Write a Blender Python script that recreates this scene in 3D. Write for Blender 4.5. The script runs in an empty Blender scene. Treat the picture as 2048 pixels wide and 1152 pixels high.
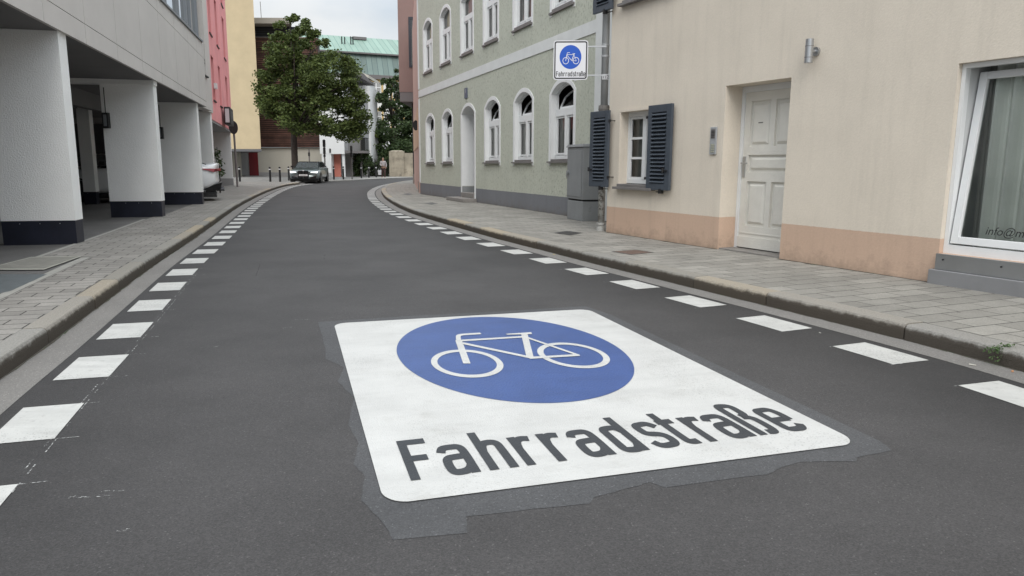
import bpy, math, random
import numpy as np
from mathutils import Matrix, Vector
random.seed(7); rng = np.random.default_rng(7)
R = math.radians
sc = bpy.context.scene
col = sc.collection

# ------------------------------------------------------------------ camera
H = 1.27; PITCH = math.atan((576-327)/1450.0); ROLL = R(0.3); F = 1450.0
fwd = Vector((0, math.cos(PITCH), -math.sin(PITCH))); rt0 = Vector((1, 0, 0)); up0 = rt0.cross(fwd)
rt = rt0*math.cos(ROLL) + up0*math.sin(ROLL); up = up0*math.cos(ROLL) - rt0*math.sin(ROLL)
cd = bpy.data.cameras.new("camera"); cam = bpy.data.objects.new("camera", cd); col.objects.link(cam)
cd.sensor_width = 36; cd.lens = F/2048*36; cd.clip_start = 0.05; cd.clip_end = 2000
m = Matrix((rt, up, -fwd)).transposed().to_4x4(); m.translation = (0, 0, H); cam.matrix_world = m
sc.camera = cam

# ------------------------------------------------------------------ world, sun, exposure
SUN_EL, SUN_AZ = R(42), R(172)          # azimuth: direction the sun stands in, clockwise from +y
w = bpy.data.worlds.new("World"); sc.world = w; w.use_nodes = True
nt = w.node_tree; nt.nodes.clear(); N = nt.nodes.new; Lk = nt.links.new
out = N('ShaderNodeOutputWorld'); bg = N('ShaderNodeBackground'); sky = N('ShaderNodeTexSky')
sky.sky_type = 'NISHITA'; sky.sun_disc = False; sky.sun_elevation = SUN_EL; sky.sun_rotation = SUN_AZ
sky.dust_density = 2.0
tc = N('ShaderNodeTexCoord'); mp = N('ShaderNodeMapping'); mp.inputs['Scale'].default_value = (1, 1, 2.4); mp.inputs['Location'].default_value = (.35, .2, .1)
nz = N('ShaderNodeTexNoise'); nz.inputs['Scale'].default_value = 2.6; nz.inputs['Detail'].default_value = 7; nz.inputs['Roughness'].default_value = .52
rp = N('ShaderNodeValToRGB'); rp.color_ramp.elements[0].position = .36; rp.color_ramp.elements[1].position = .62
rp.color_ramp.elements[0].color = (4.9, 5.75, 6.6, 1); rp.color_ramp.elements[1].color = (8.3, 8.3, 8.15, 1)
sep = N('ShaderNodeSeparateXYZ'); mr = N('ShaderNodeMapRange')           # an overcast sky is brighter overhead
mr.inputs['From Min'].default_value = .18; mr.inputs['From Max'].default_value = .75; mr.inputs['To Min'].default_value = .47; mr.inputs['To Max'].default_value = 1.25
mul = N('ShaderNodeVectorMath'); mul.operation = 'SCALE'
mix = N('ShaderNodeMix'); mix.data_type = 'RGBA'; mix.inputs[0].default_value = .90
Lk(tc.outputs['Generated'], mp.inputs[0]); Lk(mp.outputs[0], nz.inputs['Vector']); Lk(nz.outputs[0], rp.inputs[0])
Lk(tc.outputs['Generated'], sep.inputs[0]); Lk(sep.outputs[2], mr.inputs[0])
Lk(rp.outputs[0], mul.inputs[0]); Lk(mr.outputs[0], mul.inputs[3])
Lk(sky.outputs[0], mix.inputs[6]); Lk(mul.outputs[0], mix.inputs[7]); Lk(mix.outputs[2], bg.inputs[0])
bg.inputs[1].default_value = 0.13
Lk(bg.outputs[0], out.inputs[0])
sd = bpy.data.lights.new("sun", 'SUN'); sd.energy = 1.0; sd.angle = R(35); sd.color = (1, .97, .93)
so = bpy.data.objects.new("sun", sd); col.objects.link(so)
sdir = Vector((math.sin(SUN_AZ)*math.cos(SUN_EL), math.cos(SUN_AZ)*math.cos(SUN_EL), math.sin(SUN_EL)))
so.rotation_euler = sdir.to_track_quat('Z', 'Y').to_euler()
sc.view_settings.view_transform = 'Standard'; sc.view_settings.look = 'None'; sc.view_settings.gamma = 1
sc.view_settings.exposure = 0.76

# ------------------------------------------------------------------ measuring helpers (survey of the street in metres)
def ray(x, y): return rt*((x-1024)/F) + up*(-(y-576)/F) + fwd
def G(x, y, z=0.0):
    d = ray(x, y); t = (z-H)/d.z; return Vector((d.x*t, d.y*t, z))
def AT(x, y, Y):
    d = ray(x, y); t = Y/d.y; return Vector((d.x*t, Y, H+d.z*t))

# ------------------------------------------------------------------ materials
def mat(name, c, rough=.8, bump=0, bscale=60, var=0, vscale=3, metal=0, spec=.5, dirt=None, island=0, detail=4, coat=0):
    """plain surface with colour variation (var), fine bump and optional dirt colour patches"""
    M = bpy.data.materials.new(name); M.use_nodes = True; t = M.node_tree; n = t.nodes; l = t.links.new
    b = n['Principled BSDF']; b.inputs['Roughness'].default_value = rough; b.inputs['Metallic'].default_value = metal
    b.inputs['Specular IOR Level'].default_value = spec; b.inputs['Coat Weight'].default_value = coat
    b.inputs['Base Color'].default_value = (*c, 1)
    tcn = n.new('ShaderNodeTexCoord'); last = None
    if var:
        a = n.new('ShaderNodeTexNoise'); a.inputs['Scale'].default_value = vscale; a.inputs['Detail'].default_value = 6; a.inputs['Roughness'].default_value = .6
        l(tcn.outputs['Object'], a.inputs['Vector'])
        r = n.new('ShaderNodeValToRGB'); r.color_ramp.elements[0].position = .3; r.color_ramp.elements[1].position = .7
        r.color_ramp.elements[0].color = (*[v*(1-var) for v in c], 1); r.color_ramp.elements[1].color = (*[min(1, v*(1+var)) for v in c], 1)
        l(a.outputs[0], r.inputs[0]); last = r.outputs[0]
    if dirt:
        dc, lo, hi, ds = dirt
        a = n.new('ShaderNodeTexNoise'); a.inputs['Scale'].default_value = ds; a.inputs['Detail'].default_value = 8; a.inputs['Roughness'].default_value = .7
        l(tcn.outputs['Object'], a.inputs['Vector'])
        r = n.new('ShaderNodeMapRange'); r.inputs[1].default_value = lo; r.inputs[2].default_value = hi
        l(a.outputs[0], r.inputs[0])
        mx = n.new('ShaderNodeMix'); mx.data_type = 'RGBA'; l(r.outputs[0], mx.inputs[0])
        if last: l(last, mx.inputs[6])
        else: mx.inputs[6].default_value = (*c, 1)
        mx.inputs[7].default_value = (*dc, 1); last = mx.outputs[2]
    if island:
        g = n.new('ShaderNodeNewGeometry'); hs = n.new('ShaderNodeHueSaturation')
        mrr = n.new('ShaderNodeMapRange'); mrr.inputs[3].default_value = 1-island; mrr.inputs[4].default_value = 1+island
        l(g.outputs['Random Per Island'], mrr.inputs[0]); l(mrr.outputs[0], hs.inputs['Value'])
        if last: l(last, hs.inputs['Color'])
        else: hs.inputs['Color'].default_value = (*c, 1)
        last = hs.outputs[0]
    if last: l(last, b.inputs['Base Color'])
    if bump:
        a = n.new('ShaderNodeTexNoise'); a.inputs['Scale'].default_value = bscale; a.inputs['Detail'].default_value = detail
        l(tcn.outputs['Object'], a.inputs['Vector'])
        bp = n.new('ShaderNodeBump'); bp.inputs['Strength'].default_value = bump; bp.inputs['Distance'].default_value = .02
        l(a.outputs[0], bp.inputs['Height']); l(bp.outputs[0], b.inputs['Normal'])
    return M
def nodes_of(M): return M.node_tree.nodes, M.node_tree.links.new, M.node_tree.nodes['Principled BSDF']

def emis(name, c, s):
    M = bpy.data.materials.new(name); M.use_nodes = True; b = M.node_tree.nodes['Principled BSDF']
    b.inputs['Base Color'].default_value = (*c, 1); b.inputs['Emission Color'].default_value = (*c, 1); b.inputs['Emission Strength'].default_value = s
    return M
def glass(name, tint=(.8, .85, .85), refl=1.0, ior=1.5):
    M = bpy.data.materials.new(name); M.use_nodes = True; t = M.node_tree; t.nodes.clear(); n = t.nodes.new; l = t.links.new
    o = n('ShaderNodeOutputMaterial'); mx = n('ShaderNodeMixShader'); fr = n('ShaderNodeFresnel'); fr.inputs[0].default_value = ior
    mm = n('ShaderNodeMath'); mm.operation = 'MULTIPLY'; mm.inputs[1].default_value = refl; mm.use_clamp = True
    tr = n('ShaderNodeBsdfTransparent'); tr.inputs[0].default_value = (*tint, 1); gl = n('ShaderNodeBsdfGlossy'); gl.inputs['Roughness'].default_value = .02
    l(fr.outputs[0], mm.inputs[0]); l(mm.outputs[0], mx.inputs[0]); l(tr.outputs[0], mx.inputs[1]); l(gl.outputs[0], mx.inputs[2]); l(mx.outputs[0], o.inputs[0])
    return M

def asphalt(name, c, speck=.35, patch=.12):
    M = mat(name, c, rough=.75, spec=.45); n, l, b = nodes_of(M)
    t = n.new('ShaderNodeTexCoord')
    v = n.new('ShaderNodeTexVoronoi'); v.inputs['Scale'].default_value = 190; l(t.outputs['Object'], v.inputs['Vector'])
    f = n.new('ShaderNodeTexNoise'); f.inputs['Scale'].default_value = 120; f.inputs['Detail'].default_value = 5; f.inputs['Roughness'].default_value = .75; l(t.outputs['Object'], f.inputs['Vector'])
    g = n.new('ShaderNodeTexNoise'); g.inputs['Scale'].default_value = .9; g.inputs['Detail'].default_value = 8; g.inputs['Roughness'].default_value = .62; l(t.outputs['Object'], g.inputs['Vector'])
    sepc = n.new('ShaderNodeSeparateColor'); l(v.outputs['Color'], sepc.inputs[0])
    r1 = n.new('ShaderNodeMapRange'); r1.inputs[1].default_value = .0; r1.inputs[2].default_value = 1; r1.inputs[3].default_value = 1-speck; r1.inputs[4].default_value = 1+speck; l(sepc.outputs[0], r1.inputs[0])
    r2 = n.new('ShaderNodeMapRange'); r2.inputs[1].default_value = .3; r2.inputs[2].default_value = .7; r2.inputs[3].default_value = 1-speck; r2.inputs[4].default_value = 1+speck; l(f.outputs[0], r2.inputs[0])
    r3 = n.new('ShaderNodeMapRange'); r3.inputs[1].default_value = .3; r3.inputs[2].default_value = .7; r3.inputs[3].default_value = 1-patch; r3.inputs[4].default_value = 1+patch; l(g.outputs[0], r3.inputs[0])
    # rare pale chippings
    r4 = n.new('ShaderNodeMapRange'); r4.inputs[1].default_value = .975; r4.inputs[2].default_value = 1.0; r4.inputs[3].default_value = 0; r4.inputs[4].default_value = 1.1; l(sepc.outputs[1], r4.inputs[0])
    a = n.new('ShaderNodeMath'); a.operation = 'MULTIPLY'; l(r1.outputs[0], a.inputs[0]); l(r2.outputs[0], a.inputs[1])
    a2 = n.new('ShaderNodeMath'); a2.operation = 'ADD'; l(a.outputs[0], a2.inputs[0]); l(r4.outputs[0], a2.inputs[1])
    a3 = n.new('ShaderNodeMath'); a3.operation = 'MULTIPLY'; l(a2.outputs[0], a3.inputs[0]); l(r3.outputs[0], a3.inputs[1])
    vm = n.new('ShaderNodeVectorMath'); vm.operation = 'SCALE'; vm.inputs[0].default_value = c; l(a3.outputs[0], vm.inputs[3]); l(vm.outputs[0], b.inputs['Base Color'])
    bp = n.new('ShaderNodeBump'); bp.inputs['Strength'].default_value = .55; bp.inputs['Distance'].default_value = .006
    l(f.outputs[0], bp.inputs['Height']); l(bp.outputs[0], b.inputs['Normal'])
    return M

def pavers(name, c, bw, rh, off=.5, mortar=.012):
    """concrete paving blocks laid on the UV map (u = metres along the kerb, v = metres from it)"""
    M = mat(name, c, rough=.85, spec=.3); n, l, b = nodes_of(M)
    uv = n.new('ShaderNodeUVMap'); t = n.new('ShaderNodeTexCoord')
    sx = n.new('ShaderNodeSeparateXYZ'); cx = n.new('ShaderNodeCombineXYZ'); l(uv.outputs[0], sx.inputs[0]); l(sx.outputs[1], cx.inputs[0]); l(sx.outputs[0], cx.inputs[1])
    br = n.new('ShaderNodeTexBrick'); br.offset = off; br.inputs['Scale'].default_value = 1; br.inputs['Brick Width'].default_value = bw; br.inputs['Row Height'].default_value = rh
    br.inputs['Mortar Size'].default_value = mortar*.5; br.inputs['Mortar Smooth'].default_value = .2; br.inputs['Bias'].default_value = 0
    br.inputs['Color1'].default_value = (*[v*.86 for v in c], 1); br.inputs['Color2'].default_value = (*[v*1.14 for v in c], 1); br.inputs['Mortar'].default_value = (.045, .04, .036, 1)
    nzw = n.new('ShaderNodeTexNoise'); nzw.inputs['Scale'].default_value = 1.3; nzw.inputs['Detail'].default_value = 2
    l(t.outputs['Object'], nzw.inputs['Vector'])
    va = n.new('ShaderNodeVectorMath'); va.operation = 'MULTIPLY_ADD'; va.inputs[1].default_value = (.015, .012, 0); l(nzw.outputs['Color'], va.inputs[0]); l(cx.outputs[0], va.inputs[2])
    l(va.outputs[0], br.inputs['Vector'])
    f = n.new('ShaderNodeTexNoise'); f.inputs['Scale'].default_value = 60; f.inputs['Detail'].default_value = 4; f.inputs['Roughness'].default_value = .7; l(t.outputs['Object'], f.inputs['Vector'])
    g = n.new('ShaderNodeTexNoise'); g.inputs['Scale'].default_value = 1.6; g.inputs['Detail'].default_value = 7; g.inputs['Roughness'].default_value = .65; l(t.outputs['Object'], g.inputs['Vector'])
    r2 = n.new('ShaderNodeMapRange'); r2.inputs[1].default_value = .3; r2.inputs[2].default_value = .7; r2.inputs[3].default_value = .82; r2.inputs[4].default_value = 1.16; l(f.outputs[0], r2.inputs[0])
    r3 = n.new('ShaderNodeMapRange'); r3.inputs[1].default_value = .3; r3.inputs[2].default_value = .7; r3.inputs[3].default_value = .8; r3.inputs[4].default_value = 1.14; l(g.outputs[0], r3.inputs[0])
    # chewing gum and oil spots
    vo = n.new('ShaderNodeTexVoronoi'); vo.inputs['Scale'].default_value = 3.1; l(t.outputs['Object'], vo.inputs['Vector'])
    r5 = n.new('ShaderNodeMapRange'); r5.inputs[1].default_value = .035; r5.inputs[2].default_value = .06; r5.inputs[3].default_value = .55; r5.inputs[4].default_value = 1; l(vo.outputs['Distance'], r5.inputs[0])
    a = n.new('ShaderNodeMath'); a.operation = 'MULTIPLY'; l(r2.outputs[0], a.inputs[0]); l(r3.outputs[0], a.inputs[1])
    a2 = n.new('ShaderNodeMath'); a2.operation = 'MULTIPLY'; l(a.outputs[0], a2.inputs[0]); l(r5.outputs[0], a2.inputs[1])
    vm = n.new('ShaderNodeVectorMath'); vm.operation = 'SCALE'; l(br.outputs['Color'], vm.inputs[0]); l(a2.outputs[0], vm.inputs[3]); l(vm.outputs[0], b.inputs['Base Color'])
    bp = n.new('ShaderNodeBump'); bp.inputs['Strength'].default_value = .6; bp.inputs['Distance'].default_value = .006; bp.invert = True
    ad = n.new('ShaderNodeMath'); ad.operation = 'MULTIPLY_ADD'; ad.inputs[1].default_value = -.25; l(f.outputs[0], ad.inputs[0]); l(br.outputs['Fac'], ad.inputs[2])
    l(ad.outputs[0], bp.inputs['Height']); l(bp.outputs[0], b.inputs['Normal'])
    return M

def kerbmat():
    M = mat('granite kerb', (.36, .34, .30), rough=.85, spec=.3); n, l, b = nodes_of(M)
    uv = n.new('ShaderNodeUVMap'); t = n.new('ShaderNodeTexCoord'); sx = n.new('ShaderNodeSeparateXYZ'); l(uv.outputs[0], sx.inputs[0])
    wn = n.new('ShaderNodeTexWhiteNoise'); wn.noise_dimensions = '1D'; l(sx.outputs[0], wn.inputs['W'])
    r = n.new('ShaderNodeValToRGB'); r.color_ramp.elements[0].color = (.25, .24, .215, 1); r.color_ramp.elements[1].color = (.37, .315, .235, 1)
    e = r.color_ramp.elements.new(.5); e.color = (.29, .28, .26, 1); l(wn.outputs['Value'], r.inputs[0])
    f = n.new('ShaderNodeTexNoise'); f.inputs['Scale'].default_value = 90; f.inputs['Detail'].default_value = 5; f.inputs['Roughness'].default_value = .8; l(t.outputs['Object'], f.inputs['Vector'])
    r2 = n.new('ShaderNodeMapRange'); r2.inputs[1].default_value = .3; r2.inputs[2].default_value = .7; r2.inputs[3].default_value = .7; r2.inputs[4].default_value = 1.3; l(f.outputs[0], r2.inputs[0])
    vm = n.new('ShaderNodeVectorMath'); vm.operation = 'SCALE'; l(r.outputs[0], vm.inputs[0]); l(r2.outputs[0], vm.inputs[3])
    g = n.new('ShaderNodeTexNoise'); g.inputs['Scale'].default_value = 9; g.inputs['Detail'].default_value = 9; g.inputs['Roughness'].default_value = .75; l(t.outputs['Object'], g.inputs['Vector'])
    ad = n.new('ShaderNodeMath'); ad.operation = 'MULTIPLY_ADD'; ad.inputs[1].default_value = .9; l(g.outputs[0], ad.inputs[0]); l(sx.outputs[1], ad.inputs[2])
    r3 = n.new('ShaderNodeMapRange'); r3.inputs[1].default_value = .68; r3.inputs[2].default_value = .95; r3.inputs[3].default_value = 0; r3.inputs[4].default_value = .92; l(ad.outputs[0], r3.inputs[0])
    mx = n.new('ShaderNodeMix'); mx.data_type = 'RGBA'; l(r3.outputs[0], mx.inputs[0]); l(vm.outputs[0], mx.inputs[6]); mx.inputs[7].default_value = (.058, .047, .036, 1)
    l(mx.outputs[2], b.inputs['Base Color'])
    bp = n.new('ShaderNodeBump'); bp.inputs['Strength'].default_value = .7; bp.inputs['Distance'].default_value = .012; l(f.outputs[0], bp.inputs['Height']); l(bp.outputs[0], b.inputs['Normal'])
    return M

def wall_paint(name, upper, lower, zsplit, var=.05, bump=.25, bscale=55, slope=0.0, pits=False, band=None, stain=(.16, .13, .1)):
    """render coloured 'upper' above zsplit and 'lower' below it, straight in the paint"""
    M = mat(name, upper, rough=.9, spec=.2); n, l, b = nodes_of(M); t = n.new('ShaderNodeTexCoord')
    sx = n.new('ShaderNodeSeparateXYZ'); l(t.outputs['Object'], sx.inputs[0])
    no = n.new('ShaderNodeTexNoise'); no.inputs['Scale'].default_value = 18; no.inputs['Detail'].default_value = 3; l(t.outputs['Object'], no.inputs['Vector'])
    zz = n.new('ShaderNodeMath'); zz.operation = 'MULTIPLY_ADD'; zz.inputs[1].default_value = .012; l(no.outputs[0], zz.inputs[0]); l(sx.outputs[2], zz.inputs[2])
    st = n.new('ShaderNodeMath'); st.operation = 'GREATER_THAN'; st.inputs[1].default_value = zsplit+.006; l(zz.outputs[0], st.inputs[0])
    mx = n.new('ShaderNodeMix'); mx.data_type = 'RGBA'; l(st.outputs[0], mx.inputs[0]); mx.inputs[6].default_value = (*lower, 1); mx.inputs[7].default_value = (*upper, 1)
    last = mx.outputs[2]
    mps = n.new('ShaderNodeMapping'); mps.inputs['Scale'].default_value = (7, 7, .55); l(t.outputs['Object'], mps.inputs[0])
    ks = n.new('ShaderNodeTexNoise'); ks.inputs['Scale'].default_value = 1; ks.inputs['Detail'].default_value = 6; ks.inputs['Roughness'].default_value = .6; l(mps.outputs[0], ks.inputs['Vector'])
    kr = n.new('ShaderNodeMapRange'); kr.inputs[1].default_value = .5; kr.inputs[2].default_value = .8; kr.inputs[3].default_value = 1; kr.inputs[4].default_value = .90; l(ks.outputs[0], kr.inputs[0])
    kv = n.new('ShaderNodeVectorMath'); kv.operation = 'SCALE'; l(last, kv.inputs[0]); l(kr.outputs[0], kv.inputs[3]); last = kv.outputs[0]
    fb = n.new('ShaderNodeTexNoise'); fb.inputs['Scale'].default_value = 34; fb.inputs['Detail'].default_value = 6; fb.inputs['Roughness'].default_value = .7; l(t.outputs['Object'], fb.inputs['Vector'])
    fr_ = n.new('ShaderNodeMapRange'); fr_.inputs[1].default_value = .3; fr_.inputs[2].default_value = .7; fr_.inputs[3].default_value = .95; fr_.inputs[4].default_value = 1.04; l(fb.outputs[0], fr_.inputs[0])
    fv = n.new('ShaderNodeVectorMath'); fv.operation = 'SCALE'; l(last, fv.inputs[0]); l(fr_.outputs[0], fv.inputs[3]); last = fv.outputs[0]
    g = n.new('ShaderNodeTexNoise'); g.inputs['Scale'].default_value = 1.1; g.inputs['Detail'].default_value = 9; g.inputs['Roughness'].default_value = .62; l(t.outputs['Object'], g.inputs['Vector'])
    r3 = n.new('ShaderNodeMapRange'); r3.inputs[1].default_value = .3; r3.inputs[2].default_value = .7; r3.inputs[3].default_value = 1-var; r3.inputs[4].default_value = 1+var*.6; l(g.outputs[0], r3.inputs[0])
    vm = n.new('ShaderNodeVectorMath'); vm.operation = 'SCALE'; l(last, vm.inputs[0]); l(r3.outputs[0], vm.inputs[3]); last = vm.outputs[0]
    # splash dirt near the pavement, broken up by noise
    g2 = n.new('ShaderNodeTexNoise'); g2.inputs['Scale'].default_value = 5; g2.inputs['Detail'].default_value = 10; g2.inputs['Roughness'].default_value = .75; l(t.outputs['Object'], g2.inputs['Vector'])
    q = n.new('ShaderNodeMapRange'); q.inputs[1].default_value = .1; q.inputs[2].default_value = .42; q.inputs[3].default_value = .30; q.inputs[4].default_value = 0; l(sx.outputs[2], q.inputs[0])
    q2 = n.new('ShaderNodeMath'); q2.operation = 'ADD'; l(q.outputs[0], q2.inputs[0]); l(g2.outputs[0], q2.inputs[1])
    q3 = n.new('ShaderNodeMapRange'); q3.inputs[1].default_value = .62; q3.inputs[2].default_value = 1.0; q3.inputs[4].default_value = .55; l(q2.outputs[0], q3.inputs[0])
    m2 = n.new('ShaderNodeMix'); m2.data_type = 'RGBA'; l(q3.outputs[0], m2.inputs[0]); l(last, m2.inputs[6]); m2.inputs[7].default_value = (*stain, 1); last = m2.outputs[2]
    hn = n.new('ShaderNodeTexNoise'); hn.inputs['Scale'].default_value = bscale; hn.inputs['Detail'].default_value = 5; l(t.outputs['Object'], hn.inputs['Vector'])
    hgt = hn.outputs[0]
    if pits:
        mpn = n.new('ShaderNodeMapping'); mpn.inputs['Scale'].default_value = (1.0, 1, .55); mpn.inputs['Rotation'].default_value = (0, .5, 0); l(t.outputs['Object'], mpn.inputs[0])
        p = n.new('ShaderNodeTexNoise'); p.inputs['Scale'].default_value = 26; p.inputs['Detail'].default_value = 4; p.inputs['Roughness'].default_value = .6; p.inputs['Distortion'].default_value = .5; l(mpn.outputs[0], p.inputs['Vector'])
        pr = n.new('ShaderNodeMapRange'); pr.inputs[1].default_value = .55; pr.inputs[2].default_value = .63; l(p.outputs[0], pr.inputs[0])
        mk = n.new('ShaderNodeMath'); mk.operation = 'MULTIPLY'; l(pr.outputs[0], mk.inputs[0]); l(st.outputs[0], mk.inputs[1])
        mk2 = n.new('ShaderNodeMath'); mk2.operation = 'MULTIPLY'; mk2.inputs[1].default_value = .42; l(mk.outputs[0], mk2.inputs[0])
        m3 = n.new('ShaderNodeMix'); m3.data_type = 'RGBA'; l(mk2.outputs[0], m3.inputs[0]); l(last, m3.inputs[6]); m3.inputs[7].default_value = (.17, .19, .13, 1); last = m3.outputs[2]
        hh = n.new('ShaderNodeMath'); hh.operation = 'MULTIPLY_ADD'; hh.inputs[1].default_value = -1.4; l(mk.outputs[0], hh.inputs[0]); l(hn.outputs[0], hh.inputs[2]); hgt = hh.outputs[0]
    l(last, b.inputs['Base Color'])
    bp = n.new('ShaderNodeBump'); bp.inputs['Strength'].default_value = bump; bp.inputs['Distance'].default_value = .02; l(hgt, bp.inputs['Height']); l(bp.outputs[0], b.inputs['Normal'])
    return M

M = {}
M['asphalt'] = asphalt('asphalt', (.052, .049, .0485), .26, .24)
M['patch'] = asphalt('dark paint over asphalt', (.072, .072, .0745), .20, .2)
M['gutter'] = asphalt('gutter concrete', (.19, .18, .168), .16, .12)
M['garage_floor'] = asphalt('garage floor', (.12, .115, .11), .15, .2)
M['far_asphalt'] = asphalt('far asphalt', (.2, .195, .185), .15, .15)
M['pavers'] = pavers('grey concrete pavers', (.265, .25, .228), .34, .17)
M['pavers_r'] = pavers('grey concrete slabs', (.275, .262, .235), .42, .21, .5, .010)
M['kerb'] = kerbmat()
M['paint'] = mat('white road paint', (.545, .54, .52), .6, .35, 120, .07, 2.6, dirt=((.42, .41, .385), .54, .85, 3.5))
def wear(A, dots=.5, streak=.14):
    n, l, b = nodes_of(A); src = b.inputs['Base Color'].links[0].from_socket; t = n.new('ShaderNodeTexCoord')
    mp_ = n.new('ShaderNodeMapping'); mp_.inputs['Scale'].default_value = (1.1, 6, 1); l(t.outputs['Object'], mp_.inputs[0])
    a = n.new('ShaderNodeTexNoise'); a.inputs['Scale'].default_value = 1.0; a.inputs['Detail'].default_value = 9; a.inputs['Roughness'].default_value = .7; l(mp_.outputs[0], a.inputs['Vector'])
    r = n.new('ShaderNodeMapRange'); r.inputs[1].default_value = .46; r.inputs[2].default_value = .72; r.inputs[3].default_value = 1; r.inputs[4].default_value = 1-streak*1.6; l(a.outputs[0], r.inputs[0])
    v = n.new('ShaderNodeTexVoronoi'); v.inputs['Scale'].default_value = 62; l(t.outputs['Object'], v.inputs['Vector'])
    m_ = n.new('ShaderNodeTexNoise'); m_.inputs['Scale'].default_value = 1.6; m_.inputs['Detail'].default_value = 4; l(t.outputs['Object'], m_.inputs['Vector'])
    q = n.new('ShaderNodeMapRange'); q.inputs[1].default_value = .38; q.inputs[2].default_value = .62; q.inputs[3].default_value = .04; q.inputs[4].default_value = .30; l(m_.outputs[0], q.inputs[0])
    lt = n.new('ShaderNodeMath'); lt.operation = 'LESS_THAN'; l(v.outputs['Distance'], lt.inputs[0]); l(q.outputs[0], lt.inputs[1])
    k = n.new('ShaderNodeMapRange'); k.inputs[3].default_value = 1; k.inputs[4].default_value = 1-dots; l(lt.outputs[0], k.inputs[0])
    mm = n.new('ShaderNodeMath'); mm.operation = 'MULTIPLY'; l(r.outputs[0], mm.inputs[0]); l(k.outputs[0], mm.inputs[1])
    vm = n.new('ShaderNodeVectorMath'); vm.operation = 'SCALE'; l(src, vm.inputs[0]); l(mm.outputs[0], vm.inputs[3]); l(vm.outputs[0], b.inputs['Base Color'])
wear(M['paint'], .20, .07)
M['dash'] = mat('white dash paint', (.52, .515, .49), .6, .3, 90, .08, 5, dirt=((.25, .24, .23), .56, .85, 18))
M['blue_paint'] = mat('blue road paint', (.042, .086, .25), .42, .25, 80, .12, 2.5)
wear(M['blue_paint'], .18, .10); wear(M['dash'], .35, .12)
M['dark_paint'] = mat('dark grey road paint', (.032, .035, .040), .6, .25, 90, .12, 8)
M['beige'] = wall_paint('cream render', (.69, .62, .525), (.57, .41, .31), .56, .07, .14, 55)
M['green'] = wall_paint('roughcast pale green', (.52, .535, .455), (.20, .205, .22), .53, .06, .5, 55, pits=True)
M['greenbay'] = M['green']
M['white_trim'] = mat('white window paint', (.74, .75, .75), .5, .05, 40, .03, 4)
M['white_trim2'] = mat('chalky white band', (.66, .67, .66), .85, .2, 60, .06, 2)
M['reveal_cream'] = M['beige']
M['shutter'] = mat('blue grey shutter paint', (.055, .068, .086), .5, .1, 30, .1, 4)
M['iron'] = mat('black iron', (.012, .012, .013), .5)
M['grey_box'] = mat('grey painted steel', (.235, .245, .25), .55, .06, 30, .08, 3, dirt=((.1, .1, .1), .62, .85, 4))
M['zinc'] = mat('zinc pipe', (.40, .41, .42), .38, .05, 20, .12, 5, metal=.25)
M['rust_pipe'] = mat('peeling painted iron pipe', (.42, .42, .40), .7, .5, 25, .15, 6, dirt=((.10, .085, .07), .5, .6, 9))
M['old_iron'] = mat('weathered socket', (.16, .15, .14), .8, .5, 40, .3, 12)
M['steel'] = mat('brushed steel', (.45, .46, .47), .35, .03, 60, .05, 6, metal=.85)
M['sill'] = mat('sheet metal sill', (.17, .16, .155), .6, .1, 30, .15, 5)
M['step'] = mat('granite step', (.23, .215, .20), .85, .4, 90, .15, 6)
M['curtain'] = mat('pale curtain', (.72, .73, .70), .9, 0, 1, .08, 3)
M['curtain_dark'] = mat('grey curtain', (.42, .42, .39), .9, 0, 1, .08, 3)
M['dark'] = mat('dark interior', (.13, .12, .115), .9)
M['glass'] = glass('window glass', (.92, .94, .93), 1.2)
M['glass_mirror'] = glass('coated office glass', (.35, .4, .43), 6.5)
M['pillar'] = mat('white textured render', (.88, .88, .865), .9, .5, 55, .03, 1.5)
M['navy'] = mat('dark navy plinth', (.012, .014, .026), .45, .08, 30, .3, 3)
M['panel'] = mat('grey concrete panel', (.58, .55, .52), .8, .1, 60, .05, 1.2, dirt=((.50, .47, .45), .6, .8, 2))
M['joint'] = mat('panel joint', (.03, .03, .03), .9)
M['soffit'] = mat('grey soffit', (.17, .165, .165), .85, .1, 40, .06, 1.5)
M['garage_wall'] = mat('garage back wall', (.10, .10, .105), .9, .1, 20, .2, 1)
M['alu'] = mat('window aluminium', (.25, .27, .29), .45, metal=.3)
M['pink'] = mat('pink render', (.80, .33, .33), .9, .3, 25, .10, .8)
M['pink_dark'] = mat('deep pink reveal', (.45, .13, .14), .9, .2, 25, .08, 1)
M['yellow'] = mat('yellow ochre render', (.53, .435, .28), .9, .3, 25, .08, .8)
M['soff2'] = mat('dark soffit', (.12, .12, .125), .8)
M['offwhite'] = mat('off-white render', (.50, .48, .42), .9, .2, 20, .05, .5)
M['white_wall'] = mat('white render', (.74, .745, .74), .9, .2, 20, .03, .5)
M['grey_wall'] = mat('grey render', (.33, .33, .33), .9, .2, 20, .05, .5)
M['salmon'] = mat('salmon render', (.60, .22, .17), .9, .2, 20, .05, .5)
M['red_door'] = mat('dark red door', (.16, .008, .012), .5)
M['louvre'] = mat('blue black louvre', (.02, .025, .035), .5)
M['roof_slab'] = mat('pale roof edge', (.33, .31, .28), .8)
M['ochre_frame'] = mat('ochre window surround', (.50, .36, .16), .8)
M['pinkbrown'] = mat('brown pink render', (.22, .15, .135), .9, .25, 25, .06, 1)
M['bay_edge'] = mat('grey bay base', (.15, .14, .14), .85)
M['peach'] = mat('peach render', (.55, .38, .26), .9, .2, 20, .05, 1)
M['peach2'] = mat('rose render', (.50, .33, .28), .9, .2, 20, .05, 1)
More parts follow.
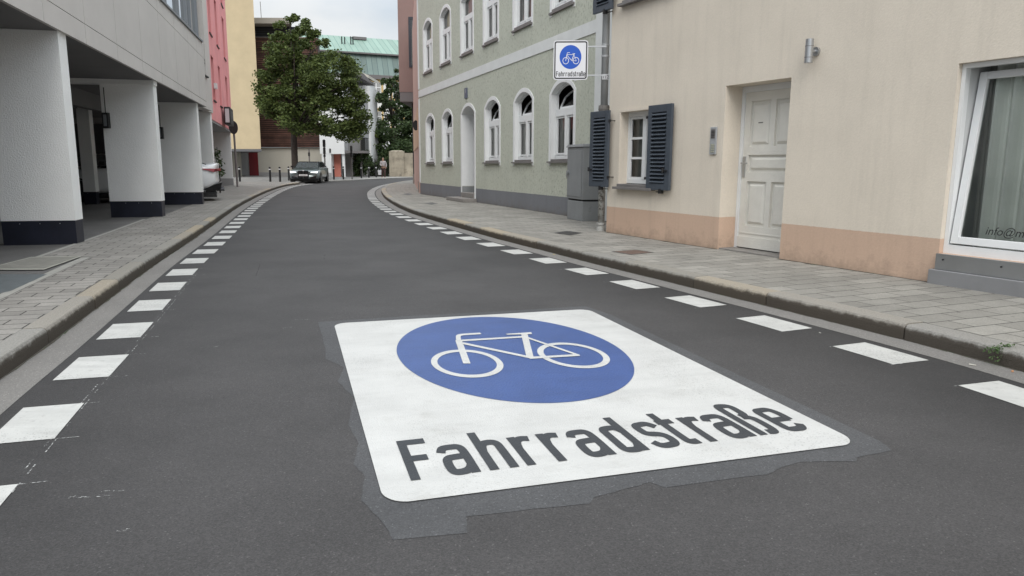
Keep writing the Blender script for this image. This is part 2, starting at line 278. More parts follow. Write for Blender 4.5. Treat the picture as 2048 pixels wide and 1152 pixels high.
M['stone'] = mat('weathered plaster wall', (.33, .29, .225), .9, .5, 12, .3, 1.0, dirt=((.13, .11, .085), .5, .75, 1.6))
M['black_post'] = mat('black bollard', (.012, .012, .012), .45)
M['reflective'] = mat('white bollard band', (.7, .7, .7), .5)
M['plate'] = mat('sign face white', (.72, .73, .76), .35, spec=.5)
M['plate_black'] = mat('sign black', (.01, .01, .012), .4)
M['plate_blue'] = mat('sign blue', (.008, .085, .48), .35)
M['bark'] = mat('bark', (.045, .036, .03), .95, .8, 14, .3, 6)
M['cover'] = mat('cast iron cover', (.13, .125, .12), .6, .6, 70, .2, 20, metal=.3)
M['cover_rust'] = mat('rusty cover', (.13, .085, .065), .8, .6, 70, .25, 20)
M['cover_conc'] = mat('concrete filled cover', (.27, .26, .225), .85, .4, 60, .15, 8)
M['tread'] = mat('tread plate', (.15, .165, .17), .55, .3, 60, .1, 8, metal=.4)
M['chalk'] = mat('chalk line', (.34, .34, .33), .9, 0, 1, .2, 30)
M['grille_dark'] = mat('black gloss plastic', (.006, .006, .007), .3)
M['rubber'] = mat('tyre rubber', (.012, .012, .012), .8)
M['rim'] = mat('dark alloy', (.05, .05, .055), .35, metal=.7)
M['car_grey'] = mat('silver green car paint', (.15, .178, .178), .3, metal=.55, coat=.8)
M['car_white'] = mat('white car paint', (.78, .79, .80), .28, coat=.8)
M['car_dull'] = mat('light grey car paint', (.5, .5, .52), .35, coat=.5)
M['car_black'] = mat('black car paint', (.012, .013, .015), .25, coat=.8)
M['car_glass'] = mat('dark car glass', (.02, .025, .03), .04, spec=.8, coat=.5)
M['windscreen'] = mat('reflecting windscreen', (.30, .33, .35), .06, metal=.75)
M['headlight'] = emis('lit headlight', (.9, .95, 1), .9)
M['lens_red'] = mat('red lamp lens', (.30, .01, .02), .15, coat=.8)
M['copper_light'] = None
M['weed'] = mat('weed leaves', (.06, .11, .03), .8, island=.4)

def broken(A, scale, lo, hi):
    t = A.node_tree; n = t.nodes; l = t.links.new; tc_ = n.new('ShaderNodeTexCoord'); a = n.new('ShaderNodeTexNoise'); a.inputs['Scale'].default_value = scale; a.inputs['Detail'].default_value = 6; l(tc_.outputs['Object'], a.inputs['Vector'])
    r = n.new('ShaderNodeMapRange'); r.inputs[1].default_value = lo; r.inputs[2].default_value = hi; l(a.outputs[0], r.inputs[0]); l(r.outputs[0], n['Principled BSDF'].inputs['Alpha'])
broken(M['chalk'], 60, .42, .62)
def leaf_mat(name, dark, light):
    A = mat(name, dark, rough=.6, spec=.3); n, l, b = nodes_of(A)
    g = n.new('ShaderNodeNewGeometry'); r = n.new('ShaderNodeValToRGB')
    r.color_ramp.elements[0].color = (*dark, 1); r.color_ramp.elements[1].color = (*light, 1)
    l(g.outputs['Random Per Island'], r.inputs[0]); l(r.outputs[0], b.inputs['Base Color'])
    t = A.node_tree; o = n['Material Output']; mx = n.new('ShaderNodeMixShader'); mx.inputs[0].default_value = .22
    tl = n.new('ShaderNodeBsdfTranslucent'); l(r.outputs[0], tl.inputs[0]); l(b.outputs[0], mx.inputs[1]); l(tl.outputs[0], mx.inputs[2]); l(mx.outputs[0], o.inputs[0])
    return A
M['leaf'] = leaf_mat('maple leaves', (.045, .068, .018), (.125, .165, .045))
M['leaf2'] = leaf_mat('dark leaves', (.028, .052, .020), (.075, .11, .040))
M['leaf_yellow'] = leaf_mat('yellow green leaves', (.06, .085, .01), (.13, .16, .03))

def striped(name, base, dark, scale, axis=0, width=.08, var=.12, rough=.6, metal=0):
    """seams or boards across one object axis, every 1/scale metres"""
    A = mat(name, base, rough=rough, metal=metal); n, l, b = nodes_of(A); t = n.new('ShaderNodeTexCoord'); s = n.new('ShaderNodeSeparateXYZ'); l(t.outputs['Object'], s.inputs[0])
    mu = n.new('ShaderNodeMath'); mu.operation = 'MULTIPLY'; mu.inputs[1].default_value = scale; l(s.outputs[axis], mu.inputs[0])
    fr = n.new('ShaderNodeMath'); fr.operation = 'FRACT'; l(mu.outputs[0], fr.inputs[0])
    lt = n.new('ShaderNodeMath'); lt.operation = 'LESS_THAN'; lt.inputs[1].default_value = width; l(fr.outputs[0], lt.inputs[0])
    fl = n.new('ShaderNodeMath'); fl.operation = 'FLOOR'; l(mu.outputs[0], fl.inputs[0])
    wn = n.new('ShaderNodeTexWhiteNoise'); wn.noise_dimensions = '1D'; l(fl.outputs[0], wn.inputs['W'])
    g = n.new('ShaderNodeTexNoise'); g.inputs['Scale'].default_value = .8; g.inputs['Detail'].default_value = 7; l(t.outputs['Object'], g.inputs['Vector'])
    ad = n.new('ShaderNodeMath'); ad.operation = 'ADD'; l(wn.outputs['Value'], ad.inputs[0]); l(g.outputs[0], ad.inputs[1])
    r = n.new('ShaderNodeMapRange'); r.inputs[1].default_value = 0; r.inputs[2].default_value = 2; r.inputs[3].default_value = 1-var; r.inputs[4].default_value = 1+var; l(ad.outputs[0], r.inputs[0])
    vm = n.new('ShaderNodeVectorMath'); vm.operation = 'SCALE'; vm.inputs[0].default_value = base; l(r.outputs[0], vm.inputs[3])
    mx = n.new('ShaderNodeMix'); mx.data_type = 'RGBA'; l(lt.outputs[0], mx.inputs[0]); l(vm.outputs[0], mx.inputs[6]); mx.inputs[7].default_value = (*dark, 1); l(mx.outputs[2], b.inputs['Base Color'])
    return A
M['copper'] = striped('verdigris copper', (.22, .32, .265), (.10, .19, .16), 1.6, 0, .10, .2)
M['copper_dark'] = striped('dull copper', (.13, .18, .165), (.06, .10, .10), 1.7, 0, .10, .35)

# ------------------------------------------------------------------ mesh helpers
class MB:
    def __init__(s): s.v = []; s.f = []; s.uv = {}
    def poly(s, pts, uv=None):
        i = len(s.v); s.v += [tuple(p) for p in pts]; s.f.append(tuple(range(i, i+len(pts))))
        if uv: s.uv[len(s.f)-1] = uv
        return s
    def hexa(s, p):      # 8 corners: bottom 4 (ccw), top 4
        i = len(s.v); s.v += [tuple(q) for q in p]
        for f in ((3, 2, 1, 0), (4, 5, 6, 7), (0, 1, 5, 4), (1, 2, 6, 5), (2, 3, 7, 6), (3, 0, 4, 7)): s.f.append(tuple(i+k for k in f))
        return s
    def box(s, x0, x1, y0, y1, z0, z1):
        return s.hexa([(x0, y0, z0), (x1, y0, z0), (x1, y1, z0), (x0, y1, z0), (x0, y0, z1), (x1, y0, z1), (x1, y1, z1), (x0, y1, z1)])
    def prism(s, pts, z0, z1):
        n = len(pts); i = len(s.v); s.v += [(p[0], p[1], z0) for p in pts] + [(p[0], p[1], z1) for p in pts]
        s.f.append(tuple(i+k for k in reversed(range(n)))); s.f.append(tuple(i+n+k for k in range(n)))
        for k in range(n): s.f.append((i+k, i+(k+1) % n, i+n+(k+1) % n, i+n+k))
        return s
    def tube(s, pts, r, n=12, cap=True):
        pts = [Vector(p) for p in pts]; rr = r if isinstance(r, (list, tuple)) else [r]*len(pts)
        rings = []
        for k, p in enumerate(pts):
            d = (pts[min(k+1, len(pts)-1)]-pts[max(k-1, 0)]).normalized()
            a = Vector((0, 0, 1)) if abs(d.z) < .9 else Vector((1, 0, 0)); e1 = d.cross(a).normalized(); e2 = d.cross(e1)
            i = len(s.v); rings.append(i)
            s.v += [tuple(p+(e1*math.cos(2*math.pi*j/n)+e2*math.sin(2*math.pi*j/n))*rr[k]) for j in range(n)]
        for a, b in zip(rings, rings[1:]):
            for j in range(n): s.f.append((a+j, a+(j+1) % n, b+(j+1) % n, b+j))
        if cap: s.f.append(tuple(rings[0]+j for j in reversed(range(n)))); s.f.append(tuple(rings[-1]+j for j in range(n)))
        return s
    def xf(s, fn): s.v = [tuple(fn(*p)) for p in s.v]; return s
    def build(s, name, m, parent=None, smooth=False, bevel=0):
        me = bpy.data.meshes.new(name); me.from_pydata(s.v, [], s.f); me.update()
        if s.uv:
            L = me.uv_layers.new(name='UVMap')
            for fi, uv in s.uv.items():
                for k, li in enumerate(me.polygons[fi].loop_indices): L.data[li].uv = uv[k]
        me.materials.append(m)
        if smooth:
            for p in me.polygons: p.use_smooth = True
        o = bpy.data.objects.new(name, me); col.objects.link(o)
        if parent is not None: o.parent = parent
        if bevel:
            bv = o.modifiers.new('bevel', 'BEVEL'); bv.width = bevel; bv.segments = 2; bv.limit_method = 'ANGLE'
        return o
def tag(o, label, cat, group=None):
    o['label'] = label; o['category'] = cat
    if group: o['group'] = group
    return o
def structure(o): o['kind'] = 'structure'; return o
def root(name, label, cat, loc, ang=0, group=None):
    o = bpy.data.objects.new(name, None); col.objects.link(o); o.location = loc; o.rotation_euler = (0, 0, ang); o.empty_display_size = .2
    return tag(o, label, cat, group)
def frame_ang(ux, uy): return math.atan2(uy, ux)
def dup(o, loc=None, ang=None, label=None, parent=None):
    c = o.copy(); col.objects.link(c)
    if parent is not None: c.parent = parent
    if loc is not None: c.location = loc
    if ang is not None: c.rotation_euler = (0, 0, ang)
    if label: c['label'] = label
    for ch in [q for q in o.children]: dup(ch, parent=c)
    return c

# ------------------------------------------------------------------ street curves
def resample(P, step=.25):
    P = [Vector((*p, 0)) for p in P]; P2 = []
    for i in range(len(P)-1):
        p0 = P[max(i-1, 0)]; p1 = P[i]; p2 = P[i+1]; p3 = P[min(i+2, len(P)-1)]
        for k in range(12):
            t = k/12; P2.append(.5*((2*p1)+(-p0+p2)*t+(2*p0-5*p1+4*p2-p3)*t*t+(-p0+3*p1-3*p2+p3)*t**3))
    P2.append(P[-1])
    for _ in range(25):
        P2 = [P2[0]]+[(P2[i-1]+P2[i]*2+P2[i+1])/4 for i in range(1, len(P2)-1)]+[P2[-1]]
    d = [0]
    for a, b in zip(P2, P2[1:]): d.append(d[-1]+(b-a).length)
    d = np.array(d); A = np.array([tuple(p)[:2] for p in P2]); n = int(d[-1]/step); s = np.linspace(0, d[-1], n+1)
    X = np.stack([np.interp(s, d, A[:, 0]), np.interp(s, d, A[:, 1])], 1)
    return s, X
class Curve:
    def __init__(c, P, side):     # side +1: offsets go towards +normal(right), -1 left
        c.s, c.X = resample(P); T = np.gradient(c.X, c.s, axis=0)
        for _ in range(3): T[1:-1] = (T[:-2]+T[1:-1]*2+T[2:])/4
        T /= np.linalg.norm(T, axis=1)[:, None]; c.Nn = np.stack([T[:, 1], -T[:, 0]], 1)*side; c.L = c.s[-1]
    def at(c, s, off=0):
        x = np.array([np.interp(s, c.s, c.X[:, k]) for k in (0, 1)]); n = np.array([np.interp(s, c.s, c.Nn[:, k]) for k in (0, 1)])
        return x+n/np.linalg.norm(n)*off
    def s_at_y(c, y): return float(np.interp(y, c.X[:, 1], c.s))
KLp = [(-1.1, -6), (-1.45, -3), (-2.0, .6), (-2.40, 2.1), (-2.80, 3.4), (-3.01, 4.11), (-3.21, 4.81), (-3.67, 6.33), (-4.46, 8.95), (-5.42, 12.48), (-7.43, 19.36), (-9.3, 26.45), (-10.75, 32.4), (-11.85, 37.6), (-12.35, 41), (-12.45, 44.2)]
KRp = [(4.4, -6), (4.25, -3), (3.95, .8), (3.7, 2.5), (3.21, 4.39), (2.72, 5.59), (2.28, 6.59), (1.92, 7.35), (1.47, 8.37), (1.08, 9.2), (.45, 10.7), (-.21, 12.2), (-.71, 13.5), (-1.63, 15.88), (-2.61, 18.65), (-3.51, 21.82), (-4.37, 25.29), (-5.13, 28.79), (-5.94, 33.12), (-6.67, 38.7), (-6.98, 43), (-7.05, 47), (-6.8, 50.4), (-6.0, 54), (-4, 57.5), (0, 60)]
KL = Curve(KLp, -1); KR = Curve(KRp, +1)     # positive offset = away from the road

def strip(c, s0, s1, o0, o1, z, mb=None, step=.25, zend=None, uvm=False):
    mb = mb or MB(); n = max(1, int((s1-s0)/step)); ss = np.linspace(s0, s1, n+1)
    f0 = o0 if callable(o0) else (lambda s: o0); f1 = o1 if callable(o1) else (lambda s: o1)
    for a, b in zip(ss, ss[1:]):
        p = [c.at(a, f0(a)), c.at(b, f0(b)), c.at(b, f1(b)), c.at(a, f1(a))]
        uv = [(a, f0(a)), (b, f0(b)), (b, f1(b)), (a, f1(a))]
        mb.poly([(q[0], q[1], z) for q in p], uv)
    return mb

# ground and road
g = MB(); g.poly([(-500, -200, -.03), (500, -200, -.03), (500, 900, -.03), (-500, 900, -.03)])
structure(g.build('ground', mat('ground soil', (.13, .125, .115), .9, .2, 10, .1, 1)))
g = MB(); g.poly([(-30, -12, 0), (30, -12, 0), (30, 95, 0), (-45, 95, 0)]); structure(g.build('road', M['asphalt']))
LANE = True

# carriageway surface between the kerbs, polished a little lighter along the middle
LM = asphalt('driven asphalt', (.052, .049, .0485), .26, .24); n_, l_, b_ = nodes_of(LM); src = b_.inputs['Base Color'].links[0].from_socket
uv_ = n_.new('ShaderNodeUVMap'); sx_ = n_.new('ShaderNodeSeparateXYZ'); l_(uv_.outputs[0], sx_.inputs[0])
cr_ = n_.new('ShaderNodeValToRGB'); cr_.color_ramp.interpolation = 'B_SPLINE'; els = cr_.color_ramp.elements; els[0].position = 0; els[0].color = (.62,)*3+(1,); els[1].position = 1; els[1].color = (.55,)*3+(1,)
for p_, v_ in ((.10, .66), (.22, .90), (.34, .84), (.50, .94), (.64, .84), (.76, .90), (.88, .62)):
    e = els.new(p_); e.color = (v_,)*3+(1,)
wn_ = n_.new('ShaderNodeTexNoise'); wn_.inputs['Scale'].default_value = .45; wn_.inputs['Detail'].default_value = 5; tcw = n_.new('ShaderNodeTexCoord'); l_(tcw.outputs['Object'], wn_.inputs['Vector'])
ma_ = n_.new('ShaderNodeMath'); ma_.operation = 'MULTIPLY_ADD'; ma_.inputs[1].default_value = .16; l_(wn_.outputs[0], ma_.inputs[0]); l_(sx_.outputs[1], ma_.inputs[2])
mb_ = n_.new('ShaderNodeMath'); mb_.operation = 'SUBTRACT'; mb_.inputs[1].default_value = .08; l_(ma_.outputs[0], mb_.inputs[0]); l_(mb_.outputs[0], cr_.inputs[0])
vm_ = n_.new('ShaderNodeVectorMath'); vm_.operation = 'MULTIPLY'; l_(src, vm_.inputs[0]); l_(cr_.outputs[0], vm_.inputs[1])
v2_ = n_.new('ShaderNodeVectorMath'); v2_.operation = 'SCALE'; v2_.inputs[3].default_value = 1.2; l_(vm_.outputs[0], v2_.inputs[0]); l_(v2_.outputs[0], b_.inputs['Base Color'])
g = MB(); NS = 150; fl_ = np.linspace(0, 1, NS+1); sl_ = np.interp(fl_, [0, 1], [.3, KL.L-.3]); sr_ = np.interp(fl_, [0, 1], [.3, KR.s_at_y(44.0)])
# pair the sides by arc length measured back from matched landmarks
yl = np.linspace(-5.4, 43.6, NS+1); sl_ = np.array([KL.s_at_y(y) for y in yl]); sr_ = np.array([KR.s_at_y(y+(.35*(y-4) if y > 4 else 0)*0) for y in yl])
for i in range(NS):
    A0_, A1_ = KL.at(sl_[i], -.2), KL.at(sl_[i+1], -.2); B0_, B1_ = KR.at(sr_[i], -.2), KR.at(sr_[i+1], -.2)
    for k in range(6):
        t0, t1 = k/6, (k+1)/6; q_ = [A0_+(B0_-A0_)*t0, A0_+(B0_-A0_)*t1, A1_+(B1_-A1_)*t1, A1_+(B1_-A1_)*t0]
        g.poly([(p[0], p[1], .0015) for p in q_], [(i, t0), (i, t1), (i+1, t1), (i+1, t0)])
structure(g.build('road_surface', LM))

# gutters
g = strip(KL, .3, KL.L-.3, -.235, 0.02, .004); structure(g.build('gutter', M['gutter']))
g = strip(KR, .3, KR.L-6, -.245, 0.02, .004); structure(g.build('gutter', M['gutter']))

# kerbs: stones about a metre long, rounded nose
def kerb(c, s0, s1, width, lens):
    mb = MB(); s = s0; k = 0
    prof = [(0.0, -.02), (-.0, .07), (.004, .098), (.016, .116), (.035, .122), (width, .122), (width, .05)]
    vv = [1.0, .62, .35, .18, .08, 0, 0]
    while s < s1:
        Ln = lens*(.8+.5*random.random()); e = min(s+Ln, s1); sub = np.linspace(s+.006, e-.006, max(2, int(Ln/.25)+1))
        dz = random.uniform(-.003, .004); do = random.uniform(-.006, .004)
        for a, b in zip(sub, sub[1:]):
            for (p, q, va, vb) in zip(prof, prof[1:], vv, vv[1:]):
                P = [c.at(a, p[0]+do), c.at(b, p[0]+do), c.at(b, q[0]+do), c.at(a, q[0]+do)]; Z = [p[1]+dz, p[1]+dz, q[1]+dz, q[1]+dz]
                mb.poly([(x[0], x[1], z) for x, z in zip(P, Z)], [(k+.5, va), (k+.5, va), (k+.5, vb), (k+.5, vb)])
        for a in (sub[0], sub[-1]):
            mb.poly([(*c.at(a, p[0]+do), p[1]+dz) for p in prof], [(k+.5, v) for v in vv])
        s = e; k += 1
    # dark bed below the joints
    return mb
structure(kerb(KL, .2, KL.L-1.5, .15, 1.15).build('kerb', M['kerb']))
structure(kerb(KR, .2, KR.L-5, .19, 1.1).build('kerb', M['kerb']))
g = strip(KL, .2, KL.L-1.5, .012, .16, .105); strip(KR, .2, KR.L-5, .012, .2, .105, g)
g2 = MB()
structure(g.build('kerb_bed', M['joint']))

# pavements
sP = KL.s_at_y(8.9)
g = strip(KL, .3, sP, .152, .70, .12); strip(KL, sP, KL.s_at_y(24), .152, lambda s: 1.28 if s < KL.s_at_y(16) else 1.15, .12, g)
strip(KL, KL.s_at_y(24), KL.L-.4, .152, 7.5, .12, g)
structure(g.build('pavement', M['pavers']))
g = strip(KR, .3, KR.L-4.5, .192, lambda s: 3.6 if s < 40 else 2.2, .12); structure(g.build('pavement', M['pavers_r']))
g = strip(KL, .3, sP, .70, .80, .123); strip(KL, sP, KL.s_at_y(15), 1.28, 1.35, .123, g); structure(g.build('edging_strip', mat('edging concrete', (.33, .32, .29), .85, .4, 60, .1, 6)))
# right hand ground behind the pavement, garage floor on the left
g = MB(); pts = [tuple(KR.at(s, 3.0)) for s in np.linspace(.3, 36, 30)] + [(20, 40), (20, -6)]; g.prism(pts, -.02, .112); structure(g.build('right_ground', M['garage_floor']))
g = MB(); pts = [tuple(KL.at(s, .5)) for s in np.linspace(.3, KL.s_at_y(36), 30)] + [(-30, 36), (-30, -6)]; g.prism(list(reversed(pts)), -.02, .114); structure(g.build('garage_floor', M['garage_floor']))

# far end of the street: plaza on the left, pavement with bollards ahead
g = MB(); pl = [KL.at(KL.L-.6, -.02), (-12.9, 46.0), (-13.4, 48.2), (-12.3, 49.3), (-11.5, 51.6), (-10.9, 55), (-10.3, 58), (-8.7, 63.5), (-4, 68), (3, 71), (3, 90), (-45, 90), (-45, 34)]
pl += [KL.at(KL.s_at_y(34), 4)]
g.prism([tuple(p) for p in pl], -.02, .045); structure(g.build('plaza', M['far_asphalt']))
pe = [(-12.3, 49.3), (-11.5, 51.6), (-10.9, 55), (-10.3, 58), (-8.7, 63.5), (-4, 68), (3, 71)]
g = MB()
for a, b in zip(pe, pe[1:]):
    g.poly([(a[0], a[1], .055), (b[0], b[1], .055), (b[0]-1.6, b[1]+1.2, .055), (a[0]-1.6, a[1]+1.2, .055)], [(a[1], 0), (b[1], 0), (b[1], 1.6), (a[1], 1.6)])
structure(g.build('far_pavement', mat('far light pavement', (.33, .32, .295), .85, .2, 8, .1, 2)))

# dirt and moss gathered where walls and kerbs meet the paving
GR = mat('grime', (.07, .06, .045), .95, .5, 60, .3, 12, dirt=((.05, .065, .03), .5, .6, 5)); GRIME = GR
def grime(path, w0, w1, z, n_side):
    mb = MB()
    for (ax, ay), (bx_, by_) in zip(path, path[1:]):
        L_ = math.hypot(bx_-ax, by_-ay); nx, ny = -(by_-ay)/L_*n_side, (bx_-ax)/L_*n_side; m_ = max(1, int(L_/.12)); pw = random.uniform(w0, w1)
        for k in range(m_):
            t0, t1 = k/m_, (k+1)/m_; nw = random.uniform(w0, w1)
            P = [(ax+(bx_-ax)*t0, ay+(by_-ay)*t0), (ax+(bx_-ax)*t1, ay+(by_-ay)*t1)]
            mb.poly([(P[0][0], P[0][1], z), (P[1][0], P[1][1], z), (P[1][0]+nx*nw, P[1][1]+ny*nw, z), (P[0][0]+nx*pw, P[0][1]+ny*pw, z)]); pw = nw
    return mb
GP = lambda A_, u_, s_: (A_[0]+u_[0]*s_, A_[1]+u_[1]*s_)
g = grime([GP((-3.49, 27.69), (.384, -.923), s_) for s_ in (0, 4.6)], .02, .10, .1215, -1)
for pa in ([GP((-3.49, 27.69), (.384, -.923), s_) for s_ in (6.4, 13.4)], [GP((1.61, 12.42), (.442, -.897), s_) for s_ in (0, 2.76)], [GP((1.61, 12.42), (.442, -.897), s_) for s_ in (3.87, 5.83)]):
    q = grime(pa, .015, .07, .1215, -1); o_ = len(g.v); g.v += q.v; g.f += [tuple(i+o_ for i in f) for f in q.f]
for c_, s0_, s1_ in ((KR, .5, 30), (KL, .5, 26)):
    pth = [tuple(c_.at(s_, -.004)) for s_ in np.arange(s0_, s1_, .5)]
    q = grime(pth, .003, .022, .0052, 1 if c_ is KR else -1); o_ = len(g.v); g.v += q.v; g.f += [tuple(i+o_ for i in f) for f in q.f]
structure(g.build('grime_line', GR))
# seam and hairline cracks in the asphalt
SM = mat('seam', (.035, .033, .032), .9); g = MB()
def crack(pts, w_, j):
    P = []
    for (a, b) in zip(pts, pts[1:]):
        m_ = max(2, int(math.hypot(b[0]-a[0], b[1]-a[1])/.07))
        for k in range(m_): t = k/m_; P.append((a[0]+(b[0]-a[0])*t+random.uniform(-j, j), a[1]+(b[1]-a[1])*t+random.uniform(-j, j)))
    for a, b in zip(P, P[1:]):
        d = math.hypot(b[0]-a[0], b[1]-a[1]) or 1; nx, ny = -(b[1]-a[1])/d*w_, (b[0]-a[0])/d*w_; g.poly([(a[0]-nx, a[1]-ny, .0022), (b[0]-nx, b[1]-ny, .0022), (b[0]+nx, b[1]+ny, .0022), (a[0]+nx, a[1]+ny, .0022)])
gp = lambda x, y: tuple(G(x, y))[:2]
crack([gp(480, 462), gp(560, 455), gp(650, 451.5), gp(760, 452), gp(830, 453)], .008, .004)
crack([gp(512, 552), gp(517, 540), gp(520, 528)], .004, .006); crack([gp(648, 520), gp(650, 508)], .003, .004)
broken(SM, 9, .42, .60); structure(g.build('asphalt_seam', SM))

# white dashes on both sides, one object each
ORD = ['first', 'second', 'third', 'fourth', 'fifth', 'sixth', 'seventh', 'eighth', 'ninth', 'tenth', 'eleventh', 'twelfth', 'thirteenth', 'fourteenth', 'fifteenth', 'sixteenth', 'seventeenth', 'eighteenth', 'nineteenth', 'twentieth']
def ordinal(i):
    if i < 20: return ORD[i]
    t = {2: 'twenty', 3: 'thirty', 4: 'forty', 5: 'fifty'}[(i+1)//10]; u = (i+1) % 10
    return t+'-'+ORD[u-1] if u else {2: 'twentieth', 3: 'thirtieth', 4: 'fortieth', 5: 'fiftieth'}[(i+1)//10]
def dashes(c, first, count, period, side, grp):
    for i in range(count):
        a = first+i*period; b = a+.53
        if b > c.L-.3: break
        mb = MB(); j = [random.uniform(-.006, .006) for _ in range(4)]
        aa = np.linspace(a, b, 4); yy = c.at(a, 0)[1]
        ex = (.06*min(1, max(0, (8-yy)/2.5)) if side == 'right' else .03*min(1, max(0, (5.2-yy)/1.2))); j[0] -= ex+(.022 if side == 'right' else .0); j[2] -= ex*.75
        for q, r_ in zip(aa, aa[1:]):
            P = [c.at(q, -.565+j[0]), c.at(r_, -.565+j[0]), c.at(r_, -.285+j[2]), c.at(q, -.285+j[2])]
            mb.poly([(p[0], p[1], .005) for p in P])
        o = mb.build('edge_dash', M['dash'])
        tag(o, 'white painted dash beside the %s kerb, %s one counted from the camera' % (side, ordinal(i)), 'road marking', grp)
sL = KL.s_at_y(4.0)      # calibrate the phase on measured dashes
def phase(c, p, off):
    best = min(np.linspace(0, c.L, 4000), key=lambda s: np.hypot(*(c.at(s, off)-np.array(p))))
    return best
p0 = phase(KL, (-2.11, 3.19), -.6); dashes(KL, p0-1.04, 42, 1.035, 'left', 'white dashes along the left kerb')
p1 = phase(KR, (2.47, 4.53), -.62); dashes(KR, p1-1.03, 52, 1.03, 'right', 'white dashes along the right kerb')

# chalk snap lines and scuffs beside the dashes
g = MB()
for c, s0, s1 in ((KL, p0-.6, p0+5.2),):
    for off in (-.575, -.60):
        s = s0
        while s < s1:
            e = s+random.uniform(.05, .22)
            P = [c.at(s, off-.003), c.at(e, off-.003), c.at(e, off+.003), c.at(s, off+.003)]; g.poly([(p[0], p[1], .0035) for p in P]); s = e+random.uniform(.02, .22)
for i in range(7):
    for e in (0, .53):
        s = p0-1.04+i*1.035+e; P = [c.at(s-.003, -.70), c.at(s+.003, -.70), c.at(s+.003, -.565), c.at(s-.003, -.565)]; g.poly([(p[0], p[1], .0035) for p in P])
        s2 = p1-1.03+i*1.03+e; P = [KR.at(s2-.003, -.68), KR.at(s2+.003, -.68), KR.at(s2+.003, -.565), KR.at(s2-.003, -.565)]; g.poly([(p[0], p[1], .0035) for p in P])
for (x, y, l, a) in ((400, 696, .14, .3), (563, 657, .1, .5), (590, 640, .12, .1), (150, 998, .12, .2), (130, 1000, .03, .9), (200, 985, .09, .1), (230, 1066, .05, .4), (968, 541, .05, 0)):
    p = G(x, y)
    for k in range(7):
        t = k/7*l; q = (p.x+t*math.cos(a)+random.uniform(-.006, .006), p.y+t*math.sin(a)+random.uniform(-.006, .006)); w_ = random.uniform(.003, .009)
        g.poly([(q[0], q[1], .0035), (q[0]+l/6, q[1]+.002, .0035), (q[0]+l/6, q[1]+w_, .0035), (q[0], q[1]+w_, .0035)])
structure(g.build('chalk_marks', M['chalk']))

# ------------------------------------------------------------------ bicycle-street symbol and lettering as strokes
def chaikin(P, n=3):
    P = [Vector((p[0], p[1])) for p in P]
    if len(P) < 3: return P
    for _ in range(n):
        Q = [P[0]]
        for a, b in zip(P, P[1:]): Q += [a*.75+b*.25, a*.25+b*.75]
        Q.append(P[-1]); P = Q
    return P
def stroke(mb, P, wd, zf, smooth=True):
    P = chaikin(P) if smooth else [Vector(p) for p in P]
    Q = [P[0]]
    for p in P[1:]:
        if (p-Q[-1]).length > 1e-4: Q.append(p)
    P = Q; Lft, Rgt = [], []
    for i, p in enumerate(P):
        d1 = (P[i]-P[i-1]).normalized() if i else (P[1]-P[0]).normalized(); d2 = (P[i+1]-P[i]).normalized() if i < len(P)-1 else d1
        d = (d1+d2).normalized(); nrm = Vector((-d.y, d.x)); k = wd/2/max(.5, nrm.dot(Vector((-d1.y, d1.x))))
        Lft.append(p+nrm*k); Rgt.append(p-nrm*k)
    z = zf()
    for i in range(len(P)-1): mb.poly([(*Rgt[i], z), (*Rgt[i+1], z), (*Lft[i+1], z), (*Lft[i], z)])
def ring(mb, cx, cy, r0, r1, zf, n=56):
    z = zf()
    for i in range(n):
        a, b = 2*math.pi*i/n, 2*math.pi*(i+1)/n
        mb.poly([(cx+r0*math.cos(a), cy+r0*math.sin(a), z), (cx+r1*math.cos(a), cy+r1*math.sin(a), z), (cx+r1*math.cos(b), cy+r1*math.sin(b), z), (cx+r0*math.cos(b), cy+r0*math.sin(b), z)])
GL = {
 'F': [[(.07, 0), (.07, 1)], [(.0701, .93), (.43, .93)], [(.0701, .50), (.37, .50)]],
 'a': [[(.04, .55), (.08, .67), (.22, .68), (.36, .67), (.39, .5), (.39, 0)], [(.39, .42), (.22, .42), (.08, .40), (.06, .24), (.08, .06), (.22, .05), (.33, .09), (.39, .2)]],
 'h': [[(.07, 0), (.07, 1)], [(.07, .46), (.12, .66), (.24, .69), (.36, .66), (.37, .48), (.37, 0)]],
 'r': [[(.07, 0), (.07, .75)], [(.07, .44), (.11, .62), (.2, .69), (.34, .66)]],
 'd': [[(.37, 0), (.37, 1)], [(.37, .54), (.3, .68), (.2, .69), (.07, .67), (.07, .5), (.07, .24), (.07, .07), (.2, .05), (.3, .06), (.37, .2)]],
 's': [[(.38, .57), (.3, .69), (.2, .69), (.06, .67), (.06, .5), (.1, .40), (.3, .36), (.37, .26), (.36, .08), (.2, .05), (.08, .06), (.02, .18)]],
 't': [[(.1, .97), (.1, .2), (.11, .06), (.28, .07)], [(0, .68), (.3, .68)]],
 'B': [[(.07, 0), (.07, .75), (.08, .95), (.20, .96), (.33, .92), (.33, .72), (.32, .62), (.22, .56)], [(.2, .55), (.35, .52), (.38, .38), (.37, .12), (.31, .05), (.2, .07)]],
 'e': [[(.07, .36), (.39, .36)], [(.39, .33), (.40, .55), (.34, .69), (.22, .69), (.07, .68), (.07, .48), (.07, .26), (.07, .06), (.22, .05), (.34, .06), (.40, .18)]],
}
TXT = [('F', -.963), ('a', -.803), ('h', -.630), ('r', -.466), ('r', -.324), ('a', -.182), ('d', -.012), ('s', .165), ('t', .303), ('r', .428), ('a', .548), ('B', .702), ('e', .862)]
